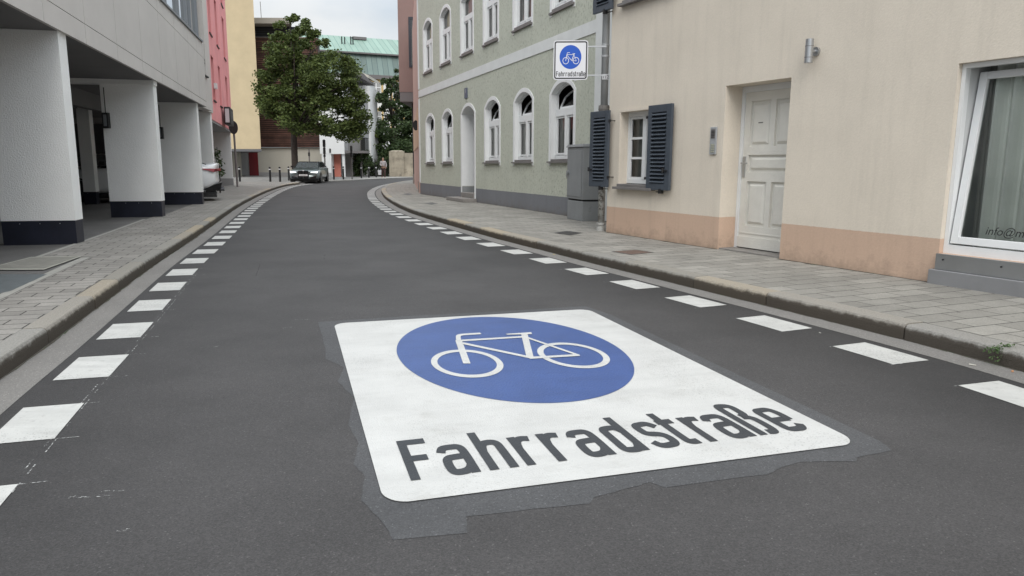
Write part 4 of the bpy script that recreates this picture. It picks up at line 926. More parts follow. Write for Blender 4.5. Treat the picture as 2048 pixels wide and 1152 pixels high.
# downspout at the corner
dp = root('downspout', 'zinc rain pipe with weathered iron standpipe at the corner of the cream house', 'drainpipe', (1.55, 12.68, .12))
g = MB(); g.tube([(0, 0, 2.12), (0, 0, 5.9)], .062, 20); g.build('zinc_pipe', M['zinc'], dp, True)
g = MB(); 
for zz in (2.92, 3.10, 5.0): g.tube([(0, 0, zz), (0, 0, zz+.03)], .068, 20)
g.build('pipe_clamp', M['zinc'], dp)
g = MB(); g.tube([(0, 0, 1.86), (0, 0, 1.93), (0, 0, 1.96), (0, 0, 2.02), (0, 0, 2.06), (0, 0, 2.13)], [.058, .075, .088, .085, .097, .092], 20); g.build('socket', M['old_iron'], dp)
g = MB(); g.tube([(0, 0, .12), (0, 0, 1.86)], .058, 20); g.build('iron_standpipe', M['rust_pipe'], dp, True)
g = MB(); g.tube([(0, 0, -.01), (0, 0, .05), (0, 0, .055), (0, 0, .10), (0, 0, .105), (0, 0, .14)], [.075, .075, .066, .066, .078, .078], 20); g.build('base_collar', mat('pale plastic collar', (.4, .4, .38), .7, dirt=((.15, .14, .12), .5, .8, 20)), dp)
sk = MB().box(-.055, .055, -.069, -.066, 2.55, 2.64).build('sticker', M['car_dull'], dp)
text_mesh('112', .075, M['plate_black'], sk, (-.052, -.071, 2.568), (R(90), 0, 0), 'number')

# hanging traffic sign
SY = 12.42; pA = AT(1106.5, 159.5, SY); pB = AT(1176.5, 81, SY)
sgn = root('bicycle_street_sign', 'square white traffic sign with blue bicycle disc and the word Fahrradstraße on wall brackets', 'traffic sign', ((pA.x+pB.x)/2, SY, (pA.z+pB.z)/2), R(-4))
hw = (pB.x-pA.x)/2; hh = (pB.z-pA.z)/2
def flat(mb): return mb.xf(lambda x, y, z: (x, -z, y))
g = MB().prism(rrect(hw, hh, .045), -.006, .001); flat(g).build('plate', M['plate'], sgn)
g = MB(); P1 = rrect(hw-.014, hh-.014, .036); P2 = rrect(hw-.034, hh-.034, .022)
for i in range(len(P1)): j = (i+1) % len(P1); g.poly([(*P1[i], .0025), (*P1[j], .0025), (*P2[j], .0025), (*P2[i], .0025)])
flat(g).build('black_border', M['plate_black'], sgn)
rr = hw*.635; cy = hh*.16
g = MB(); g.poly([(-.004+rr*math.cos(a), cy+rr*1.06*math.sin(a), .0025) for a in np.linspace(0, 2*math.pi, 64, endpoint=False)]); flat(g).build('blue_disc', M['plate_blue'], sgn)
g = bicycle(.004, .0003, 1.0); k = rr/.775; g.xf(lambda x, y, z: (x*k-.002, (y-.36)*k*1.08+cy, z)); flat(g).build('bicycle_symbol', M['plate'], sgn)
k = hw*.85/.975; g = lettering(.30*k, .29*k*1.12, -hh*.82, 0, .003, .0003, k); flat(g).build('lettering', M['plate_black'], sgn)
g = MB()
for zz in (hh*.70, -hh*.76): g.box(hw*.2, 1.53-sgn.location.x, .02, .035, zz-.012, zz+.012)
g.box(.06, .10, .0, .03, -hh*1.06, -hh*.7)
g.build('bracket', M['steel'], sgn)

# ------------------------------------------------------------------ left: grey office block on white pillars
ub = Vector((-.2325, .9726, 0)); A1 = Vector((-6.14, 10.2, 0)); gb = root('grey_office_block', 'grey panelled office block raised on white pillars over open parking', 'building', A1, frame_ang(-.2325, .9726))
def slp(x): return 3.0-.0165*x
def pillar(x0, x1, y0, y1, zt, zb=.12, m='pillar'):
    p = MB().box(x0, x1, y0, y1, zb+.33, zt).build('pillar', M[m], gb)
    MB().box(x0+.004, x1-.004, y0+.006, y1-.004, zb-.01, zb+.329).build('plinth', M['navy'], p)
    sc_ = MB()
    for k in range(3): sc_.tube([(x0+.003, y0+.2+k*.25, zb+.29), (x0-.004, y0+.2+k*.25, zb+.29)], .007, 6)
    sc_.build('screw', M['steel'], p)
    return p
pillar(0, .31, 0, .93, 3.0); pillar(5.37, 5.66, .03, 1.03, 2.92); pillar(10.15, 10.42, .03, 1.02, 2.84); pillar(15.75, 16.05, .55, 1.6, 2.925)
pillar(10.6, 10.9, 2.8, 3.1, 2.75, m='pillar'); pillar(-5.2, -4.9, 0, .93, 3.0)
MB().box(5.30, 5.60, -.0, 1.6, 2.82, 2.93).build('beam', M['pillar'], gb)
f = MB(); bk = MB()
XJ = [-6, -3.9, -2.25, -.6, 1.02, 2.64, 4.3, 5.9, 7.5, 9.1, 10.3, 11.38]
def zl(lo): return {0: lambda x: slp(x), 1: lambda x: 3.30-.030*x, 2: lambda x: 4.62-.042*x, 3: lambda x: 4.80-.022*x}[lo]
for a, b in zip(XJ, XJ[1:]):
    for lo in (0, 1, 2):
        z_a0, z_b0, z_a1, z_b1 = zl(lo)(a), zl(lo)(b), zl(lo+1)(a), zl(lo+1)(b); e = .006
        f.hexa([(a+e, -.05, z_a0+(e if lo else 0)), (b-e, -.05, z_b0+(e if lo else 0)), (b-e, .0, z_b0+(e if lo else 0)), (a+e, .0, z_a0+(e if lo else 0)), (a+e, -.05, z_a1-e), (b-e, -.05, z_b1-e), (b-e, .0, z_b1-e), (a+e, .0, z_a1-e)])
f.build('facade_panel', M['panel'], gb)
bk.hexa([(-6, .001, 3.10), (11.37, .001, 2.82), (11.37, .3, 2.82), (-6, .3, 3.10), (-6, .001, 4.93), (11.37, .001, 4.55), (11.37, .3, 4.55), (-6, .3, 4.93)]); bk.build('panel_backing', M['joint'], gb)
# window band
wb = MB(); zs_, ze_ = 4.80, 6.6
wb.hexa([(-6, -.09, 4.935), (11.2, -.09, 4.555), (11.2, .2, 4.555), (-6, .2, 4.935), (-6, -.09, 4.975), (11.2, -.09, 4.595), (11.2, .2, 4.595), (-6, .2, 4.975)])
rb = wb.build('window_band', M['alu'], gb)
fr = MB()
for x in (-6, -3.2, -.6, 2, 4.6, 7.2, 8.6, 9.6, 10.15, 11.15): fr.box(x, x+.06, .02, .12, zl(3)(x)+.04, 6.6)
fr.box(-6, 11.2, .02, .12, 6.5, 6.6)
fr.build('frame', M['alu'], rb)
g = MB(); g.poly([(-6, .09, 4.97), (11.2, .09, 4.59), (11.2, .09, 6.55), (-6, .09, 6.55)]).build('pane', M['glass_mirror'], rb)
g = MB(); g.box(-6, 11.38, -.05, .25, 6.6, 7.4); g.build('upper_facade', M['panel'], gb)
# recessed end bay
g = MB(); zb2 = 2.92
ops2 = [dict(x0=11.75, x1=14.1, z0=3.98, z1=6.4, d=.16)]
w2 = wall(11.38, 14.75, zb2, 7.4, ops2, y=.33); w2.poly([(11.38, -.05, 3.0), (11.38, .33, 3.0), (11.38, .33, 7.4), (11.38, -.05, 7.4)]); w2.box(14.752, 16.1, .5, 6, 2.93, 7.38)
w2.box(11.4, 14.75, .325, .6, zb2-.002, zb2+.05); w2.build('end_bay_wall', M['panel'], gb)
g = MB()
for x in (11.75, 12.9, 14.04): g.box(x, x+.06, .44, .49, 3.98, 6.4)
g.box(11.75, 14.1, .40, .49, 3.93, 4.0); ew = g.build('window', M['alu'], gb)
g = MB(); g.poly([(11.75, .47, 3.98), (14.1, .47, 3.98), (14.1, .47, 6.4), (11.75, .47, 6.4)]).build('pane', M['glass_mirror'], ew)
g = MB(); g.box(11.70, 14.15, .27, .33, 3.90, 3.94).build('sill', M['joint'], ew)
g = MB()
for zz in (4.35, 4.45): g.tube([(11.75, .36, zz), (14.1, .36, zz)], .012, 6)
g.build('railing', M['iron'], ew)
# soffit, garage interior
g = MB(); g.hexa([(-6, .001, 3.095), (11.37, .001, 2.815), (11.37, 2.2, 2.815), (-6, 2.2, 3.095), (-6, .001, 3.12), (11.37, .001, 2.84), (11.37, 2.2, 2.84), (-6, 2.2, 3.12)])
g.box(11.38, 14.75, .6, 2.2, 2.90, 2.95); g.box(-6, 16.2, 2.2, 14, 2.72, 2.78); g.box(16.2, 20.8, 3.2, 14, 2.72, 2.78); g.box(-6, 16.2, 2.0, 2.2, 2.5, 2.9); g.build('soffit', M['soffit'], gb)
g = MB()
for x in (2.2, 5.1, 7.8): g.box(x, x+.3, 2.3, 9, 2.5, 2.71)
g.build('ceiling_beam', M['soffit'], gb)
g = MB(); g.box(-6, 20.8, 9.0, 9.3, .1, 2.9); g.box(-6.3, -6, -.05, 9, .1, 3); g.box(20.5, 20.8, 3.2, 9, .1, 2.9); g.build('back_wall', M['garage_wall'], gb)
g = MB(); g.box(-6, 14.7, .36, 10, 7.2, 7.39); g.box(11.38, 14.75, .5, 10, 2.95, 3.0); g.build('roof', M['panel'], gb)
g = MB(); g.poly([(14.75, .34, 2.92), (14.75, 10, 2.92), (14.75, 10, 7.4), (14.75, .34, 7.4)]); g.poly([(-6, .0, 3.0), (-6, 10, 3.0), (-6, 10, 7.4), (-6, 0, 7.4)]); g.poly([(-6, 10, 0), (14.75, 10, 0), (14.75, 10, 7.4), (-6, 10, 7.4)]); g.build('side_wall', M['panel'], gb)
# framed notice boxes hanging under the soffit
def ong(s, y, z): return A1+ub*s+Vector((-.9726, -.2325, 0))*y+Vector((0, 0, z))
for k, (px, py, Y, lab) in enumerate(((212.5, 241, 15.1, 'dark framed light box hanging in the garage left of the second white pillar'), (321.5, 266, 19.6, 'dark framed light box just right of the second white pillar'))):
    p = AT(px, py, Y); nb = root('light_box', lab, 'light box', (p.x, p.y, p.z), R(3), 'framed boxes hanging in the parking garage')
    MB().box(-.06, .06, -.05, .05, -.155, .155).build('case', M['iron'], nb, bevel=.006)
    MB().box(-.032, .032, -.056, -.051, -.115, .115).build('panel', mat('milky panel', (.20, .21, .22), .5), nb)
    MB().box(-.006, .006, -.006, .006, .156, 2.74-p.z).build('hanger', M['iron'], nb)

# ------------------------------------------------------------------ pink house
pA_, pB_ = Vector((-10.62, 26.1, 0)), Vector((-13.98, 36.95, 0)); up_ = (pB_-pA_).normalized(); Lp = (pB_-pA_).length
pk = root('pink_house', 'pink rendered house with narrow recessed slot windows above a white ground floor pillar', 'building', pA_, math.atan2(up_.y, up_.x))
ops3 = []
for (c_, wd) in ((1.6, 1.0), (4.6, 1.0), (8.4, 1.15)):
    ops3.append(dict(x0=c_, x1=c_+wd, z0=3.55, z1=5.15, d=.3)); ops3.append(dict(x0=c_, x1=c_+wd, z0=5.95, z1=7.75, d=.3)); ops3.append(dict(x0=c_, x1=c_+wd, z0=8.3, z1=9.4, d=.3))
wall(0, Lp, 2.78, 10, ops3).build('wall', M['pink'], pk)
s2 = shell(0, Lp, 9, 2.78, 10); s2.poly([(0, 0, 2.78), (Lp, 0, 2.78), (Lp, 9, 2.78), (0, 9, 2.78)]); s2.poly([(0, 0, 10), (Lp, 0, 10), (Lp, 9, 10), (0, 9, 10)]); s2.build('side_wall', M['pink'], pk)
MB().box(-.05, Lp-.02, .02, 8.9, 2.70, 2.779).build('soffit', M['grey_wall'], pk)
for o in ops3:
    g = MB(); g.box(o['x0'], o['x1'], .25, .299, o['z0'], o['z1']); wn_ = g.build('window', M['pink_dark'], pk)
    MB().box(o['x0']+.25, o['x1']-.05, .235, .249, o['z0']+.1, o['z1']-.05).build('pane', M['car_glass'], wn_)
    MB().box(o['x0']-.02, o['x1']+.02, -.04, .0, o['z0']-.05, o['z0']-.005).build('sill', M['iron'], wn_)
p = MB().box(Lp-.62, Lp-.28, .08, 2.6, .47, 2.72).build('pillar', M['white_wall'], pk); MB().box(Lp-.64, Lp-.26, .06, 2.62, .1, .469).build('plinth', M['grey_wall'], p)
MB().box(2.0, Lp, 5.4, 5.6, .1, 2.75).build('rear_wall', M['white_wall'], pk)
for k, (c_, zz, lb) in enumerate(((2.35, 4.10, 'nearer'), (7.6, 3.55, 'farther'))):
    pp_ = pA_+up_*c_+Vector((0, 0, zz)); bx = MB().box(-.17, .17, -.10, .0, -.10, .10).build('facade_lamp', M['white_wall']); bx.location = pp_; bx.rotation_euler = (0, 0, math.atan2(up_.y, up_.x))
    tag(bx, 'small white box lamp on the pink facade, the %s one' % lb, 'wall lamp', 'box lamps on the pink facade')
pp_ = pA_+up_*6.0+Vector((0, 0, 3.18)); sb = root('projecting_sign', 'black framed projecting sign box on the pink facade above the underpass', 'sign', pp_, math.atan2(up_.y, up_.x))
MB().box(-.95, .95, -.34, -.10, -.36, .36).build('case', M['iron'], sb, bevel=.03)
g = MB(); g.box(-.97, -.955, -.30, -.14, -.28, .28).build('side_panel', M['car_dull'], sb)
g = MB()
for k in range(4): g.box(-.5+k*.28, -.32+k*.28, -.347, -.342, -.1, .22)
g.box(-.5, .5, -.347, -.342, -.22, -.18); g.build('letter_blocks', mat('dim sign grey', (.12, .12, .12), .6), sb)
# street pole with round sign seen from behind
pp_ = G(475, 374, .12); po = root('sign_pole', 'steel pole with a round sign seen from behind, beside the pink house', 'traffic sign', pp_)
MB().tube([(0, 0, 0), (-.02, 0, 2.95)], .045, 10).build('pole', mat('galvanised', (.17, .15, .15), .5), po)
g = MB(); g.tube([(-.02, -.06, 2.72), (-.015, -.03, 2.72)], .30, 24); g.xf(lambda x, y, z: (x*.42, y+x*.9, z)).build('round_sign', M['iron'], po)
# climbing plant / shrub beside the white car
def leaves(name, centers, radii, count, size, m, parent=None, flat=0.0):
    n = len(centers); C = np.array(centers, float); Rr = np.array(radii, float); k = rng.integers(0, n, count)
    d = rng.normal(size=(count, 3)); d = np.clip(d, -1.9, 1.9)
    P = C[k]+d*.52*Rr[k]
    a = rng.normal(size=(count, 3)); a[:, 2] *= .5; a /= np.linalg.norm(a, axis=1)[:, None]
    b = np.cross(a, rng.normal(size=(count, 3))); b /= np.linalg.norm(b, axis=1)[:, None]
    s = size*(.6+.8*rng.random(count))[:, None]
    v = np.stack([P-a*s, P+b*s*.55-a*s*.1, P+a*s, P-b*s*.55-a*s*.1], 1).reshape(-1, 3)
    me = bpy.data.meshes.new(name); f = np.arange(count*4).reshape(-1, 4)
    me.from_pydata(v.tolist(), [], f.tolist()); me.materials.append(m); o = bpy.data.objects.new(name, me); col.objects.link(o)
    if parent is not None: o.parent = parent
    return o
pp_ = G(437, 383, .12); pl_ = root('potted_shrub', 'thin leafy shrub behind the white car at the pink house', 'plant', (AT(437, 330, 27.5).x, 27.5, .12))
MB().tube([(0, 0, 0), (.03, 0, .9), (-.02, 0, 1.7)], [.03, .02, .01], 6).build('stem', M['bark'], pl_)
leaves('foliage', [(0, 0, 1.0), (.05, 0, 1.2), (-.05, 0, 1.45), (.08, 0, .8)], [(.14, .15, .18)]*4, 170, .06, M['leaf2'], pl_)

# ------------------------------------------------------------------ background buildings
yb = root('yellow_block', 'tall blank ochre yellow tower block overhanging the passage', 'building', (-27, 60, 0))
pr = AT(522, 299, 60).x+27
MB().prism([(-12, 0), (pr, 0), (pr-2.6, 6.2), (-14, 6.2)], 2.32, 17).build('wall', M['yellow'], yb)
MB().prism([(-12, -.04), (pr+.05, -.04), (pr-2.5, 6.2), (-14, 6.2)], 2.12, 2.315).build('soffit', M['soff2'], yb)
p0_ = AT(470, 300, 64).x+27
MB().box(p0_-.4, p0_+.35, 3.5, 4.4, 0.04, 2.15).build('pillar', M['offwhite'], yb)
MB().tube([(pr-2.2, -.001, 2.9+1.2), (pr-2.2, -.03, 2.9+1.2)], .05, 8).build('anchor_plate', M['soff2'], yb)
# timber clad building
YT = 67.5
def PX(px, Y=YT): return AT(px, 330, Y).x
tb = root('timber_clad_building', 'dark timber slatted building with a pale roof edge behind the tree', 'building', (-20, YT, 0))
x0_, x1_ = PX(430)+20, PX(645)+20
MB().box(x0_, x1_, 0, .4, .04, 2.6).build('ground_floor_wall', M['offwhite'], tb)
MB().box(x0_, x1_, -.03, 0, .04, .35).build('base_strip', M['grey_wall'], tb)
bk = MB().box(x0_, x1_+.05, -.25, .4, 2.62, 12.2).build('timber_wall', striped('dark wood', (.055, .026, .02), (.012, .006, .005), 5.4, 2, .3, .6), tb)
sl = MB(); rnd = random.Random(3)
for k in range(52):
    z_ = 2.66+k*.183; x = x0_
    sl.box(x0_, x1_+.05, -.31-.05*rnd.random(), -.26, z_, z_+.115)
sl.build('timber_slat', mat('red brown slats', (.085, .040, .030), .7, .3, 8, .45, 1.5, island=.35), bk)
MB().box(x0_, PX(608)+20, -.10, .4, 12.21, 13.14).build('louvre_band', striped('louvres', (.022, .027, .04), (.005, .006, .008), 5, 2, .4, .2), tb)
MB().prism([(x0_, -1.6), (PX(606)+20, -1.6), (PX(606)+17, 8), (x0_, 8)], 13.15, 13.62).build('roof', M['roof_slab'], tb)
MB().box(x0_, x1_-.1, -.2, -.101, 12.15, 12.26).build('trim', M['roof_slab'], tb)
rdx = (PX(499)+20, PX(517)+20)
MB().box(rdx[0], rdx[1], -.08, -.031, .05, 2.15).build('red_door', M['red_door'], tb)
MB().box(rdx[0]-.75, rdx[0]-.05, -.06, -.031, .05, 2.3).build('door_side_panel', M['grey_wall'], tb); MB().box(rdx[0]-1.35, rdx[0]-.8, -.10, -.031, .05, 2.4).build('dark_entrance_panel', M['dark'], tb)  # last box is a flat slab, its dark colour standing for a recess's shade
# windows high in the timber wall
for px_ in (598, 640):
    c_ = AT(px_-5, 185, YT-.4); wn_ = MB().box(c_.x+20-.9, c_.x+20+.9, -.42, -.35, c_.z-.7, c_.z+.7).build('window', M['alu'], tb); MB().box(c_.x+20-.8, c_.x+20+.8, -.44, -.425, c_.z-.6, c_.z+.6).build('pane', M['car_glass'], wn_)
ms = root('roof_mast', 'thin aerial mast on the roof of the timber building', 'aerial', (PX(538, 71), 71, 13.6))
MB().tube([(0, 0, 0), (-.05, 0, 2.4)], .028, 6).build('mast', M['old_iron'], ms); MB().tube([(.1, 0, 0), (.1, 0, .6)], .2, 10).build('antenna_dish', M['car_dull'], ms)

# white house with balcony
YW = 63.3
wh = root('white_balcony_house', 'white rendered house with overhanging upper floor, salmon entrance and small steel balcony', 'building', (-14, YW, 0))
W = lambda px, y=330, Y=YW: AT(px, y, Y).x+14
zo = AT(690, 308, YW).z
MB().box(W(641), W(690), 0, 6, zo, 8.6).build('upper_wall', M['white_wall'], wh)
MB().box(W(644), W(662.5), .02, 6, .04, zo-.002).build('ground_wall', M['white_wall'], wh)
MB().box(W(644), W(662.5), .0, .02, .04, .4).build('plinth', M['grey_wall'], wh)
MB().box(W(662.6), W(676), 1.0, 1.2, .04, zo).build('salmon_wall', M['salmon'], wh)
MB().box(W(676), W(715), 2.2, 2.4, .04, zo+.05).build('recess_wall', M['grey_wall'], wh)
MB().box(W(680.5), W(682), .9, 1.0, .04, zo-.003).build('post', M['iron'], wh); MB().tube([(W(686), .3, .04), (W(686), .3, zo-.003)], .13, 14).build('column', M['white_wall'], wh)
MB().box(W(690.3), W(716), 1.6, 6, zo+.1, 7.5).build('side_wing', M['grey_wall'], wh)
MB().box(W(700, Y=68), W(741, Y=68), 5.2, 9, .04, 8.2).build('rear_wing', M['white_wall'], wh)
MB().box(W(661)-.05, W(661)+.08, -.05, 0, 2.1, 2.45).build('number_plate', M['iron'], wh)
bl = MB().box(W(690.4), W(732), -.0, 1.6, zo+.08, zo+.28).build('balcony', M['bay_edge'], wh)
g = MB(); xa, xb = W(690.4)+.03, W(732)-.03; zt_ = zo+1.35
for k in range(25): x = xa+(xb-xa)*k/24; g.box(x-.012, x+.012, .02, .045, zo+.28, zt_)
g.box(xa, xb, .01, .055, zt_, zt_+.05); g.box(xb-.05, xb, .056, 1.6, zt_, zt_+.05)
for k in range(7): y = .1+k*.22; g.box(xb-.03, xb-.005, y, y+.025, zo+.28, zt_)
g.build('railing', M['iron'], bl); MB().box(xb-.35, xb, .06, .1, zo+.3, zt_).build('screen_panel', M['iron'], bl)
g = MB(); g.tube([(W(716), 1.5, .04), (W(716), 1.5, 7.8)], .09, 10).build('drainpipe', M['old_iron'], wh)
g = MB(); g.box(W(704), W(709), 1.55, 1.6, 3.2, 5.6); g.build('window', M['car_glass'], wh)
g = MB(); g.hexa([(W(640), -.3, 8.6), (W(716), -.3, 8.6), (W(716), 9, 8.6), (W(640), 9, 8.6), (W(640), 3, 9.1), (W(716), 3, 9.1), (W(716), 3.5, 9.1), (W(640), 3.5, 9.1)]).build('roof', M['bay_edge'], wh)

# big house with copper roof
pL, pR_ = AT(600, 330, 80), AT(850, 330, 85.5); uc = (Vector((pR_.x, pR_.y, 0))-Vector((pL.x, pL.y, 0))); Lc = uc.length; uc.normalize()
ch = root('copper_roof_house', 'large white house with ochre framed windows under a pale green copper mansard roof', 'building', (pL.x, pL.y, 0), math.atan2(uc.y, uc.x))
zE = AT(720, 148, 81).z; zM = AT(720, 104, 82).z; zR = AT(720, 73, 88).z
MB().box(0, Lc, 0, 12, 0, zE).build('wall', M['white_wall'], ch)
MB().box(-.2, Lc+.2, -.35, 0, zE-.3, zE+.15).build('eaves', M['bay_edge'], ch)
MB().hexa([(-.1, -.2, zE+.16), (Lc, -.2, zE+.16), (Lc, 12, zE+.16), (-.1, 12, zE+.16), (-.1, .9, zM), (Lc, .9, zM), (Lc, 11, zM), (-.1, 11, zM)]).build('mansard', M['copper_dark'], ch)
MB().box(-.2, Lc+.2, .45, 11.4, zM+.005, zM+.16).build('cornice', M['bay_edge'], ch)
MB().hexa([(-.2, .5, zM+.165), (Lc+.2, .5, zM+.165), (Lc+.2, 11.4, zM+.165), (-.2, 11.4, zM+.165), (-.2, 5.9, zR), (Lc+.2, 5.9, zR), (Lc+.2, 6.1, zR), (-.2, 6.1, zR)]).build('roof', M['copper'], ch)
def on_ch(px, py):
    d_ = ray(px, py); o_ = Vector((pL.x, pL.y, 0)); n_ = Vector((-uc.y, uc.x, 0)); t = n_.dot(o_)/n_.dot(Vector((d_.x, d_.y, 0))); P_ = Vector((d_.x*t, d_.y*t, H+d_.z*t)); return (P_-o_).dot(uc), P_.z
for (xa_, ya_, xb_, yb_) in ((742.5, 195, 762, 165), (743, 253, 763, 223), (785, 195, 805, 165), (785, 253, 805, 223), (690, 195, 708, 165)):
    a_, z_a = on_ch(xa_, ya_); b_, z_b = on_ch(xb_, yb_)
    wn_ = MB(); wn_.box(a_-.22, a_, -.10, 0, z_a-.1, z_b+.25); wn_.box(b_, b_+.22, -.10, 0, z_a-.1, z_b+.25); wn_.box(a_, b_, -.10, 0, z_b, z_b+.25); wn_.box(a_-.35, b_+.35, -.2, 0, z_a-.32, z_a-.101); wn_.box(a_-.32, b_+.32, -.16, 0, z_b+.251, z_b+.36)
    wn_ = wn_.build('window', M['ochre_frame'], ch)
    q = MB(); q.box(a_+.001, b_-.001, -.02, -.004, z_a, z_b); q.build('pane', mat('curtained pane', (.33, .33, .32), .3), wn_)
    q = MB(); m_ = (a_+b_)/2; q.box(m_-.05, m_+.05, -.06, -.021, z_a, z_b)
    for e in (a_+.002, b_-.082): q.box(e, e+.08, -.06, -.021, z_a, z_b)
    for fz in (0, .33, .64, .95): q.box(a_+.083, b_-.083, -.058, -.022, z_a+(z_b-z_a)*fz, z_a+(z_b-z_a)*fz+.07)
    q.build('frame', M['white_wall'], wn_)
for px_, py_ in ((692, 88), (699, 89), (714, 90), (718, 90)):
    pass
g = MB()
for px_, py_ in ((694, 93), (700, 94), (712.5, 93), (717, 94)):
    a_, z_ = on_ch(px_, py_); g.tube([(a_, 3.0, z_+.3), (a_, 3.0, z_+1.5)], .07, 6)
g.build('vent_pipe', M['iron'], ch)
g = MB(); a_, z_ = on_ch(737, 80); g.box(a_-.8, a_+.8, 4.7, 5.6, z_+.75, z_+1.05); g.build('skylight', M['bay_edge'], ch)
g = MB()
for k in range(9):
    a_, z_ = on_ch(668+k*19, 75+k*1.1); g.box(a_-.2, a_+.2, 5.2, 5.5, z_+.5, z_+.75)
g.build('snow_hook', M['bay_edge'], ch)
# glazed gable annex left of the ochre windows
ga = root('glazed_annex', 'white annex with sloping roof and dark framed glazing behind the tree crown', 'building', (AT(700, 330, 74).x, 74, 0))
gx0, gx1 = 0.0, AT(736, 330, 74).x-AT(700, 330, 74).x; z1_, z2_ = AT(712, 137, 74).z, AT(740, 156, 74).z
MB().hexa([(gx0, 0, 0), (gx1, 0, 0), (gx1, 5, 0), (gx0, 5, 0), (gx0, 0, z1_), (gx1, 0, z2_), (gx1, 5, z2_), (gx0, 5, z1_)]).build('wall', M['white_wall'], ga)
MB().hexa([(gx0, -.5, z1_), (gx1+.4, -.5, z2_-.05), (gx1+.4, 5, z2_-.05), (gx0, 5, z1_), (gx0, -.5, z1_+.25), (gx1+.4, -.5, z2_+.2), (gx1+.4, 5, z2_+.2), (gx0, 5, z1_+.25)]).build('roof', M['offwhite'], ga)
zz0 = AT(720, 195, 74).z
g = MB(); g.hexa([(gx1-1.3, -.06, zz0+.4), (gx1-.25, -.06, zz0), (gx1-.25, 0, zz0), (gx1-1.3, 0, zz0+.4), (gx1-1.3, -.06, z2_-.2), (gx1-.25, -.06, z2_-.7), (gx1-.25, 0, z2_-.7), (gx1-1.3, 0, z2_-.2)]).build('glazing', M['car_glass'], ga)
g = MB()
for x in (gx1-1.35, gx1-.8, gx1-.25): g.box(x, x+.07, -.1, -.061, zz0, z2_-.4)
g.build('glazing_frame', M['white_wall'], ga)

# stone garden wall, mesh fence
wA, wB = AT(779, 353.5, 66.5), AT(800, 353, 67.5); zt1 = AT(780, 303, 66.5).z
sw_ = MB(); sw_.box(0, 1.35, 0, .5, 0, zt1); sw_.box(1.35, 9, .12, .45, 0, zt1-.12); sw_.hexa([(-.03, -.03, zt1), (1.38, -.03, zt1), (1.38, .53, zt1), (-.03, .53, zt1), (.3, .1, zt1+.1), (1.1, .1, zt1+.1), (1.1, .4, zt1+.1), (.3, .4, zt1+.1)])
o = sw_.build('garden_wall', M['stone']); o.location = (wA.x, 66.5, .0); tag(o, 'weathered stained plaster garden wall under dark ivy at the street end', 'wall')
fe = root('mesh_fence', 'dark wire mesh fence beside the garden wall behind the pedestrian', 'fence', (AT(722, 350, 66.8).x, 66.8, .04))
fl = AT(779, 350, 66.8).x-AT(722, 350, 66.8).x
g = MB()
for k in range(24): g.box(k*fl/23-.008, k*fl/23+.008, 0, .012, .05, 1.5)
for k in range(8): g.box(0, fl, .013, .022, .08+k*.2, .095+k*.2)
g.build('wire_mesh', M['iron'], fe)
for k in range(3): MB().box(k*fl/2-.03, k*fl/2+.03, .03, .09, 0, 1.6).build('post', M['iron'], fe)

# right far side: next building, brown oriel, pipes, sign
rb_ = root('peach_house', 'narrow sliver of a peach rendered house beyond the green house', 'building', (-3.60, 28.3, 0), frame_ang(-.147, .989))
Lr = 13.6
MB().box(0, Lr, -7, 0, .1, 8.2).build('wall', M['peach2'], rb_)
MB().box(.5, Lr-.4, .001, .02, 1.9, 3.4).build('ochre_panel', M['peach'], rb_)
MB().box(Lr-.5, Lr+.03, .001, .08, .1, .65).build('base_block', M['step'], rb_)
ori_x = AT(831, 200, 41.5)
ob = root('brown_bay_block', 'brown pink upper storey block with a dark framed window projecting over the far corner', 'building', (AT(799, 200, 40.5).x, 40.5, 0))
wO = AT(836, 200, 40.5).x-AT(799, 200, 40.5).x
zO = AT(815, 203, 40.5).z; zO2 = AT(815, 184, 40.5).z
MB().box(0, wO+4, 0, 7, zO2, 12).build('wall', M['pinkbrown'], ob)
MB().box(.02, wO+4, .02, 7, zO, zO2-.002).build('base_band', M['bay_edge'], ob)
zw0, zw1 = AT(825, 135, 40.5).z, AT(825, 34, 40.5).z; xw = AT(820, 100, 40.5).x-AT(799, 100, 40.5).x
wn_ = MB(); wn_.box(xw, xw+.10, -.05, 0, zw0, zw1); wn_.box(xw+.1, xw+1.3, -.05, 0, zw1-.12, zw1); wn_.box(xw+.1, xw+1.3, -.05, 0, zw0, zw0+.14); wn_.box(xw+.26, xw+.31, -.05, 0, zw0+.14, zw1-.12)
wn_ = wn_.build('window', M['louvre'], ob); MB().box(xw+.10, xw+1.3, -.02, -.002, zw0+.14, zw1-.12).build('pane', M['car_glass'], wn_)
# supports below the oriel / dark downpipe
pp_ = G(829.5, 367, .12); dpp = MB().tube([(0, 0, 0), (-.02, 0, zO-.12)], .075, 10).build('dark_downpipe', M['iron']); dpp.location = pp_; tag(dpp, 'dark rain pipe below the brown bay block at the far right corner', 'drainpipe')
pp_ = G(840.5, 384.5, .12); po = root('far_sign_pole', 'thin dark pole with a round sign seen from behind at the green house corner', 'traffic sign', (pp_.x-.02, pp_.y+.25, .12))
MB().tube([(0, 0, 0), (-.02, 0, 3.6)], .032, 10).build('pole', M['old_iron'], po)
g = MB(); g.tube([(-.16, 0, 2.62), (-.155, .03, 2.62)], .21, 20); g.xf(lambda x, y, z: (x*.55-.06, y, 2.62+(z-2.62)*.95)).build('round_sign', M['iron'], po)
MB().box(-.09, .03, -.05, .10, 0, .42).build('foot_block', M['step'], po)

